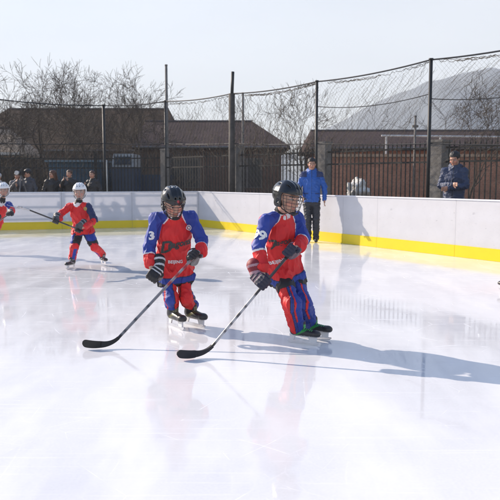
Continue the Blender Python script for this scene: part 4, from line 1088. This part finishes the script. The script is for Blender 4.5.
# sheet fence hut, blue shed, truck and tan hut on the left
q0, q1 = P(48, 150, 25), P(101, 150, 25)
MBLU = mat('blue_sheet', (.03, .10, .17), .55, 0, .2, 3)
r = empty('blue_shed', ((q0[0]+q1[0])/2, 25.8, -.02), 'low blue metal shed behind the picket fence and the watchers', 'shed')
zt = P(0, 161, 25)[2]
mb = MB(); mb.box((q0[0], 25, -.02), (q1[0], 26.8, zt-.04))
for k in range(14): x = q0[0]+(q1[0]-q0[0])*(k+.5)/14; mb.box((x-.02, 24.97, .0), (x+.02, 24.998, zt-.06))
mb.build('wall', MBLU, r); mb = MB(); mb.box((q0[0]-.1, 24.85, zt-.038), (q1[0]+.1, 26.9, zt+.03)); mb.build('roof', mat('shed_roof', (.13, .2, .25), .6), r)
q0, q1 = P(109, 150, 24.2), P(150, 150, 24.2)
r = empty('truck', ((q0[0]+q1[0])/2, 25, -.02), 'dark blue truck with pale windscreen surround parked behind the net fence', 'truck')
x0, x1 = P(111, 160, 24.2)[0], P(134, 160, 24.2)[0]; zb, zt = P(0, 167, 24.2)[2], P(0, 153.5, 24.2)[2]
MTB = mat('truck_blue', (.02, .045, .09), .4, 0, .1)
mb = MB(); mb.add([(x0, 24.2, .45), (x1, 24.2, .45), (x1, 25.9, .45), (x0, 25.9, .45), (x0, 24.2, zb), (x1, 24.2, zb), (x1, 25.9, zb), (x0, 25.9, zb)], [(0, 3, 2, 1), (4, 5, 6, 7), (0, 1, 5, 4), (1, 2, 6, 5), (2, 3, 7, 6), (3, 0, 4, 7)]); mb.build('cab_body', MTB, r)
mb = MB(); t = .07; mb.add([(x0, 24.2, zb+.004), (x1, 24.2, zb+.004), (x1, 25.9, zb+.004), (x0, 25.9, zb+.004), (x0+.05, 24.4, zt), (x1-.05, 24.4, zt), (x1-.05, 25.85, zt), (x0+.05, 25.85, zt)], [(0, 3, 2, 1), (4, 5, 6, 7), (0, 1, 5, 4), (1, 2, 6, 5), (2, 3, 7, 6), (3, 0, 4, 7)]); cabt = mb.build('cab_top', mat('pale_cab', (.28, .29, .29), .5, 0, .15), r)
mb = MB(); mb.add([(x0+.09, 24.20, zb+.09), (x1-.09, 24.20, zb+.09), (x1-.13, 24.33, zt-.10), (x0+.13, 24.33, zt-.10), (x0+.09, 24.24, zb+.09), (x1-.09, 24.24, zb+.09), (x1-.13, 24.37, zt-.10), (x0+.13, 24.37, zt-.10)], [(3, 2, 1, 0), (4, 5, 6, 7), (0, 1, 5, 4), (1, 2, 6, 5), (2, 3, 7, 6), (3, 0, 4, 7)]); mb.build('windscreen', MWIN, cabt)
for x in (x0+.15, x1-.15): mb = MB(); mb.tube([(x, 24.14, .75), (x, 24.19, .75)], .09, 12); mb.build('headlight', mat('lamp_glass', (.5, .5, .5), .2), r)
mb = MB(); mb.box((x0-.02, 24.08, .42), (x1+.02, 24.18, .58)); mb.build('bumper', mat('bumper_grey', (.2, .2, .2), .5), r)
mb = MB(); mb.box((x0-.1, 26.0, .7), (x1+.75, 30, 1.55)); mb.build('cargo_bed', MTB, r)
for y in (24.9, 28.8):
    for x in (x0+.06, x1-.06): mb = MB(); mb.tube([(x-.12, y, .38), (x+.12, y, .38)], .4, 18); mb.build('wheel', mat('tyre', (.02, .02, .02), .9), r)
x0, x1 = P(-40, 0, 28)[0], P(15, 0, 28)[0]
house('tan_hut', 'small hut with sunlit tan roof and white eave at the left edge', x0, x1-.3, 28.4, 31.0, P(0, 154, 28)[2], P(0, 128, 29.5)[2], 29.6, mat('hut_wall', (.12, .1, .08), .9), mat('tan_roof', (.50, .38, .27), .9, 0, .2, 4, .5, 20), .2, 1.0, cat='hut')
mb = MB(); z = P(0, 153.5, 27.8)[2]; mb.box((x0-.3, 27.80, z-.05), (x1+.05, 27.9, z+.05)); o = mb.build('white_fascia', mat('white_board', (.7, .7, .68), .5), bpy.data.objects['tan_hut'])
# fairly distant pole and the utility poles
def pole(px, d, top, r0, label, cross=None):
    q = P(px, 180, d); z = P(px, top, d)[2]; r = empty('utility_pole', (q[0], q[1], -.02), label, 'pole', 'poles behind the fence')
    mb = MB(); mb.tube([(q[0], q[1], -.02), (q[0], q[1], z)], [r0*1.15, r0*.8], 10); mb.build('pole', mat('weathered_pole', (.16, .15, .14), .85, 0, .2), r, True)
    mb = MB(); mb.tube([(q[0], q[1], z), (q[0], q[1], z+.05)], r0*.9, 10); mb.build('cap', mat('weathered_pole', (.16, .15, .14), .85), r, True)
    if cross: mb = MB(); mb.box((q[0]-cross, q[1]-.04, z-.35), (q[0]+cross, q[1]+.04, z-.27)); mb.build('cross_arm', mat('weathered_pole', (.16, .15, .14), .85), r)
    return q, z
pole(167.5, 24.5, 66, .055, 'tall thin grey pole rising above the net left of centre')
pole(243, 23, 94, .045, 'short thin pole right of the corner post')
pole(414, 24, 117, .045, 'small pole with a square head in front of the pale hill', .1)

# ------------------------------------------------------------------ bare trees
MBARK = mat('bark', (.085, .062, .044), .95, 0, .25, 12, .6, 60)
def bare_tree(px, d, top, label, seed, spread=.55, thick=.09, depth=6, lean=0.0, droop=0.0, px2=None, group='bare winter trees'):
    rn = random.Random(seed); q = P(px, 180, d); H_ = P(px, top, d)[2]; base = A(q[0], q[1], -.02); r = empty('bare_tree', base, label, 'tree', group)
    tr, cr = MB(), MB()
    def grow(p, dv, L, rad, lev):
        n = 4; pts = [p]; rs = [rad]; dirs = [dv]
        for k in range(n):
            dv = nz(dv+A(rn.gauss(0, .13), rn.gauss(0, .13), rn.gauss(0, .06)+.05*(lev < 3)-droop*(lev > 2))); p = p+dv*L/n; pts.append(p); rs.append(rad*(1-.42*(k+1)/n)); dirs.append(dv)
        (tr if lev < 2 else cr).tube(pts, rs, 7 if lev < 2 else (4 if lev < 4 else 3), False)
        if lev >= depth: return
        nb_ = rn.choice((2, 3, 3)) if lev < depth-2 else rn.choice((3, 4))
        for j in range(nb_):
            k = n if j == 0 else rn.randint(1, n)
            pd = dirs[k]; sdv = nz(np.cross(pd, A(rn.gauss(0, 1), rn.gauss(0, 1), rn.gauss(0, 1)))+1e-6)
            an = rn.uniform(.15, .4) if j == 0 else rn.uniform(.5, 1.0)*spread*1.8
            nd = nz(pd*math.cos(an)+sdv*math.sin(an)+A(0, 0, .10)); grow(pts[k], nd, L*rn.uniform(.62, .82), max(.0065, rs[k]*(.72 if j == 0 else .55)), lev+1)
    grow(base, nz(A(lean, rn.uniform(-.1, .1), 1)), H_*.34, thick, 0)
    # settle the real height to the measured one
    V = np.array(cr.V); k = (H_+.02)/(np.percentile(V[:, 2], 99.7)+.02)
    for m_ in (tr, cr): m_.V = [tuple(base+(np.array(v)-base)*A(min(1.1, k), min(1.1, k), k)) for v in m_.V]
    tr.build('trunk', MBARK, r, True); cr.build('crown', MBARK, r)
    return r
T = [(-5, 25.5, 58, 'with thick limbs, cut by the left edge high up', .12), (48, 26, 62, 'tallest of those above the watchers', .11), (98, 26.5, 66, 'tall, just left of the conduit post', .10), (140, 28.5, 64, 'tall, right of the truck cab', .10), (-22, 30, 66, 'left of the frame edge', .10), (10, 27, 72, 'nearest the left edge, above the tan hut', .08), (38, 29, 68, 'with a forked dark trunk left of the video camera', .13), (62, 33, 76, 'above the left end of the blue shed', .08),
     (84, 30, 70, 'above the white helmeted player with legs apart', .09), (112, 31, 74, 'rising above the truck', .08), (133, 27, 72, 'right of the truck', .08), (152, 32, 78, 'just left of the tall thin pole', .07), (190, 40, 96, 'behind the long dark roof, left part', .07)]
for i, (px, d, top, w, th) in enumerate(T): bare_tree(px, d, top, 'bare winter tree '+w, 30+i, thick=th, depth=6)
for i, (px, d, top, w) in enumerate([(24, 37, 92, 'standing between the tan hut and the forked trunk'), (52, 36, 96, 'thin and low above the long haired watcher'), (98, 38, 90, 'far behind the conduit post'), (122, 36, 95, 'low and bushy behind the truck cab'), (145, 38, 98, 'low and bushy beside the narrow pillar'), (72, 38, 94, 'low and bushy behind the blue shed')]): bare_tree(px, d, top, 'bare winter tree '+w, 80+i, .65, .07, 5)
bare_tree(309, 25, 84, 'small bare tree with upright branches right behind the man in blue', 61, .5, .06, 6)
bare_tree(262, 42, 98, 'bare tree beyond the right end of the dark roof', 62, .6, .07, 5)
bare_tree(372, 38, 100, 'bare tree in front of the foot of the pale hill', 63, .6, .07, 5)
bare_tree(466, 21.5, 80, 'bare tree with a leaning trunk above the man in navy', 64, .5, .055, 6, lean=.25)
bare_tree(438, 34, 96, 'thin bare tree behind the heavy black net post', 66, .6, .06, 5)
bare_tree(346, 36, 104, 'thin bare tree over the left end of the dark tiled roof at right', 67, .6, .06, 5)
bare_tree(520, 24, 70, 'bare tree at the right edge', 65, .6, .08, 6)
# scrub of bare bushes along the foot of the left buildings
rn = random.Random(5); mb = MB()
for _ in range(1500):
    px = rn.uniform(-40, 172); d = rn.uniform(26.5, 32); q = P(px, 180, d); h = rn.uniform(1.2, 2.9)*(1 if px < 150 else .7); dv = A(rn.gauss(0, .25), rn.gauss(0, .25), 1)
    p = A(q[0], q[1], 0); pts = [p]
    for k in range(4): dv = dv+A(rn.gauss(0, .18), rn.gauss(0, .18), 0); p = p+nz(dv)*h/4; pts.append(p)
    mb.tube(pts, [.012, .010, .008, .006, .003], 3, False)
    for k in (1, 2, 3):
        for _2 in range(2):
            dd = nz(A(rn.gauss(0, .7), rn.gauss(0, .7), .8)); mb.tube([pts[k], pts[k]+dd*.3, pts[k]+dd*.5+A(rn.gauss(0, .08), 0, .05)], [.006, .005, .003], 3, False)
o = mb.build('scrub', mat('scrub_twigs', (.13, .098, .068), .95), origin=A(-8, 29, 0)); tag(o, 'tangle of bare brown scrub behind the left fence', 'scrub', kind='stuff')
# hill and far wood
def ridge(name, pts, d, dep, m, seed):
    mb = MB(); n = len(pts); V = []
    xs = np.linspace(pts[0][0], pts[-1][0], 90)
    for j in range(7):
        for x in xs:
            y = np.interp(x, [p[0] for p in pts], [p[1] for p in pts]); q = P(x, y, d); z = max(q[2], 0)*math.sin(math.pi/2*j/6) if j < 6 else q[2]
            nn = noise.noise(Vector((q[0]*.03, j*.6, seed)))*dep*.15
            V.append((q[0]*(1-.0*j), d-dep*(1-j/6)+nn, z*(1+.03*noise.noise(Vector((q[0]*.08, j, seed+2))))-1))
    F = [(j*90+i, j*90+i+1, (j+1)*90+i+1, (j+1)*90+i) for j in range(6) for i in range(89)]
    mb.add(V, F); return mb.build(name, m, None, True, origin=A(0, d, 0))
mh = mat('hill_rock', (.20, .23, .25), .95, 0, .25, .02)
tag(ridge('hill', [(285, 168), (310, 135), (340, 121), (372, 103), (398, 92), (430, 80), (470, 70), (520, 64), (600, 72), (800, 150)], 520, 150, mh, 3), kind='structure')
tag(ridge('far_hill', [(-500, 160), (-200, 158), (0, 160), (180, 150), (290, 152), (320, 158), (420, 165)], 700, 120, mh, 8), kind='structure')
# haze
mb = MB(); mb.box((-600, -60, -1.5), (700, 900, 130)); m = bpy.data.materials.new('haze_air'); m.use_nodes = True; nt = m.node_tree; nt.nodes.remove(nt.nodes['Principled BSDF'])
pv = nt.nodes.new('ShaderNodeVolumePrincipled'); pv.inputs['Density'].default_value = .0010; pv.inputs['Color'].default_value = (.86, .92, 1, 1); pv.inputs['Anisotropy'].default_value = .0
nt.links.new(pv.outputs[0], nt.nodes['Material Output'].inputs['Volume'])
HAZE = mb.build('haze', m, origin=A(0, 0, 0)); tag(HAZE, kind='stuff')

# ------------------------------------------------------------------ light, sky, camera
SAZ, SEL = 58.0, 27.0     # sun to the left of straight ahead, and its height
w = bpy.data.worlds.new('World'); scene.world = w; w.use_nodes = True; nt = w.node_tree; bg = nt.nodes['Background']
sky = nt.nodes.new('ShaderNodeTexSky'); sky.sky_type = 'NISHITA'; sky.sun_disc = False; sky.sun_elevation = math.radians(SEL); sky.sun_rotation = math.radians(-SAZ)
sky.dust_density = 1.0; sky.air_density = 1.0; sky.ozone_density = 3.5; sky.altitude = 0
tc = nt.nodes.new('ShaderNodeTexCoord'); sx_ = nt.nodes.new('ShaderNodeSeparateXYZ'); nt.links.new(tc.outputs['Generated'], sx_.inputs[0])
fz = ramp(nt, sx_.outputs[2], [(.0, (.86,)*3), (.26, (.74,)*3), (.62, (.0,)*3)])
cn = nt.nodes.new('ShaderNodeTexNoise'); cn.inputs['Scale'].default_value = 2.2; cn.inputs['Detail'].default_value = 5; mpw = nt.nodes.new('ShaderNodeMapping'); mpw.inputs['Scale'].default_value = (1, 1, 4); nt.links.new(tc.outputs['Generated'], mpw.inputs[0]); nt.links.new(mpw.outputs[0], cn.inputs[0])
veil = ramp(nt, cn.outputs[0], [(.35, (3.2, 3.16, 3.05)), (.65, (3.6, 3.53, 3.36))])
nt.links.new(mixrgb(nt, fz, sky.outputs[0], veil), bg.inputs[0]); bg.inputs[1].default_value = .13
L = bpy.data.lights.new('sun', 'SUN'); L.energy = 4.0; L.angle = math.radians(.5); L.color = (1, .86, .72)
so = bpy.data.objects.new('sun', L); COL.objects.link(so)
sd = Vector((-math.sin(math.radians(SAZ))*math.cos(math.radians(SEL)), math.cos(math.radians(SAZ))*math.cos(math.radians(SEL)), math.sin(math.radians(SEL))))
so.rotation_euler = sd.to_track_quat('Z', 'Y').to_euler(); so.location = tuple(sd*60)
cam = bpy.data.cameras.new('camera'); co = bpy.data.objects.new('camera', cam); COL.objects.link(co); scene.camera = co
cam.sensor_width = 36; cam.lens = FPX/500*36; cam.clip_end = 3000; cam.clip_start = .05
co.location = (0, 0, CAMH); co.rotation_euler = (math.radians(90)-PITCH, 0, 0)
cam.dof.use_dof = True; cam.dof.focus_distance = 5.8; cam.dof.aperture_fstop = 5.6
vs = scene.view_settings; vs.view_transform = 'Standard'; vs.look = 'None'; vs.gamma = 1; vs.exposure = 1.12; vs.use_curve_mapping = False
scene.render.engine = 'CYCLES'; scene.cycles.use_denoising = True; scene.cycles.max_bounces = 8; scene.cycles.volume_bounces = 0
scene.cycles.transparent_max_bounces = 16
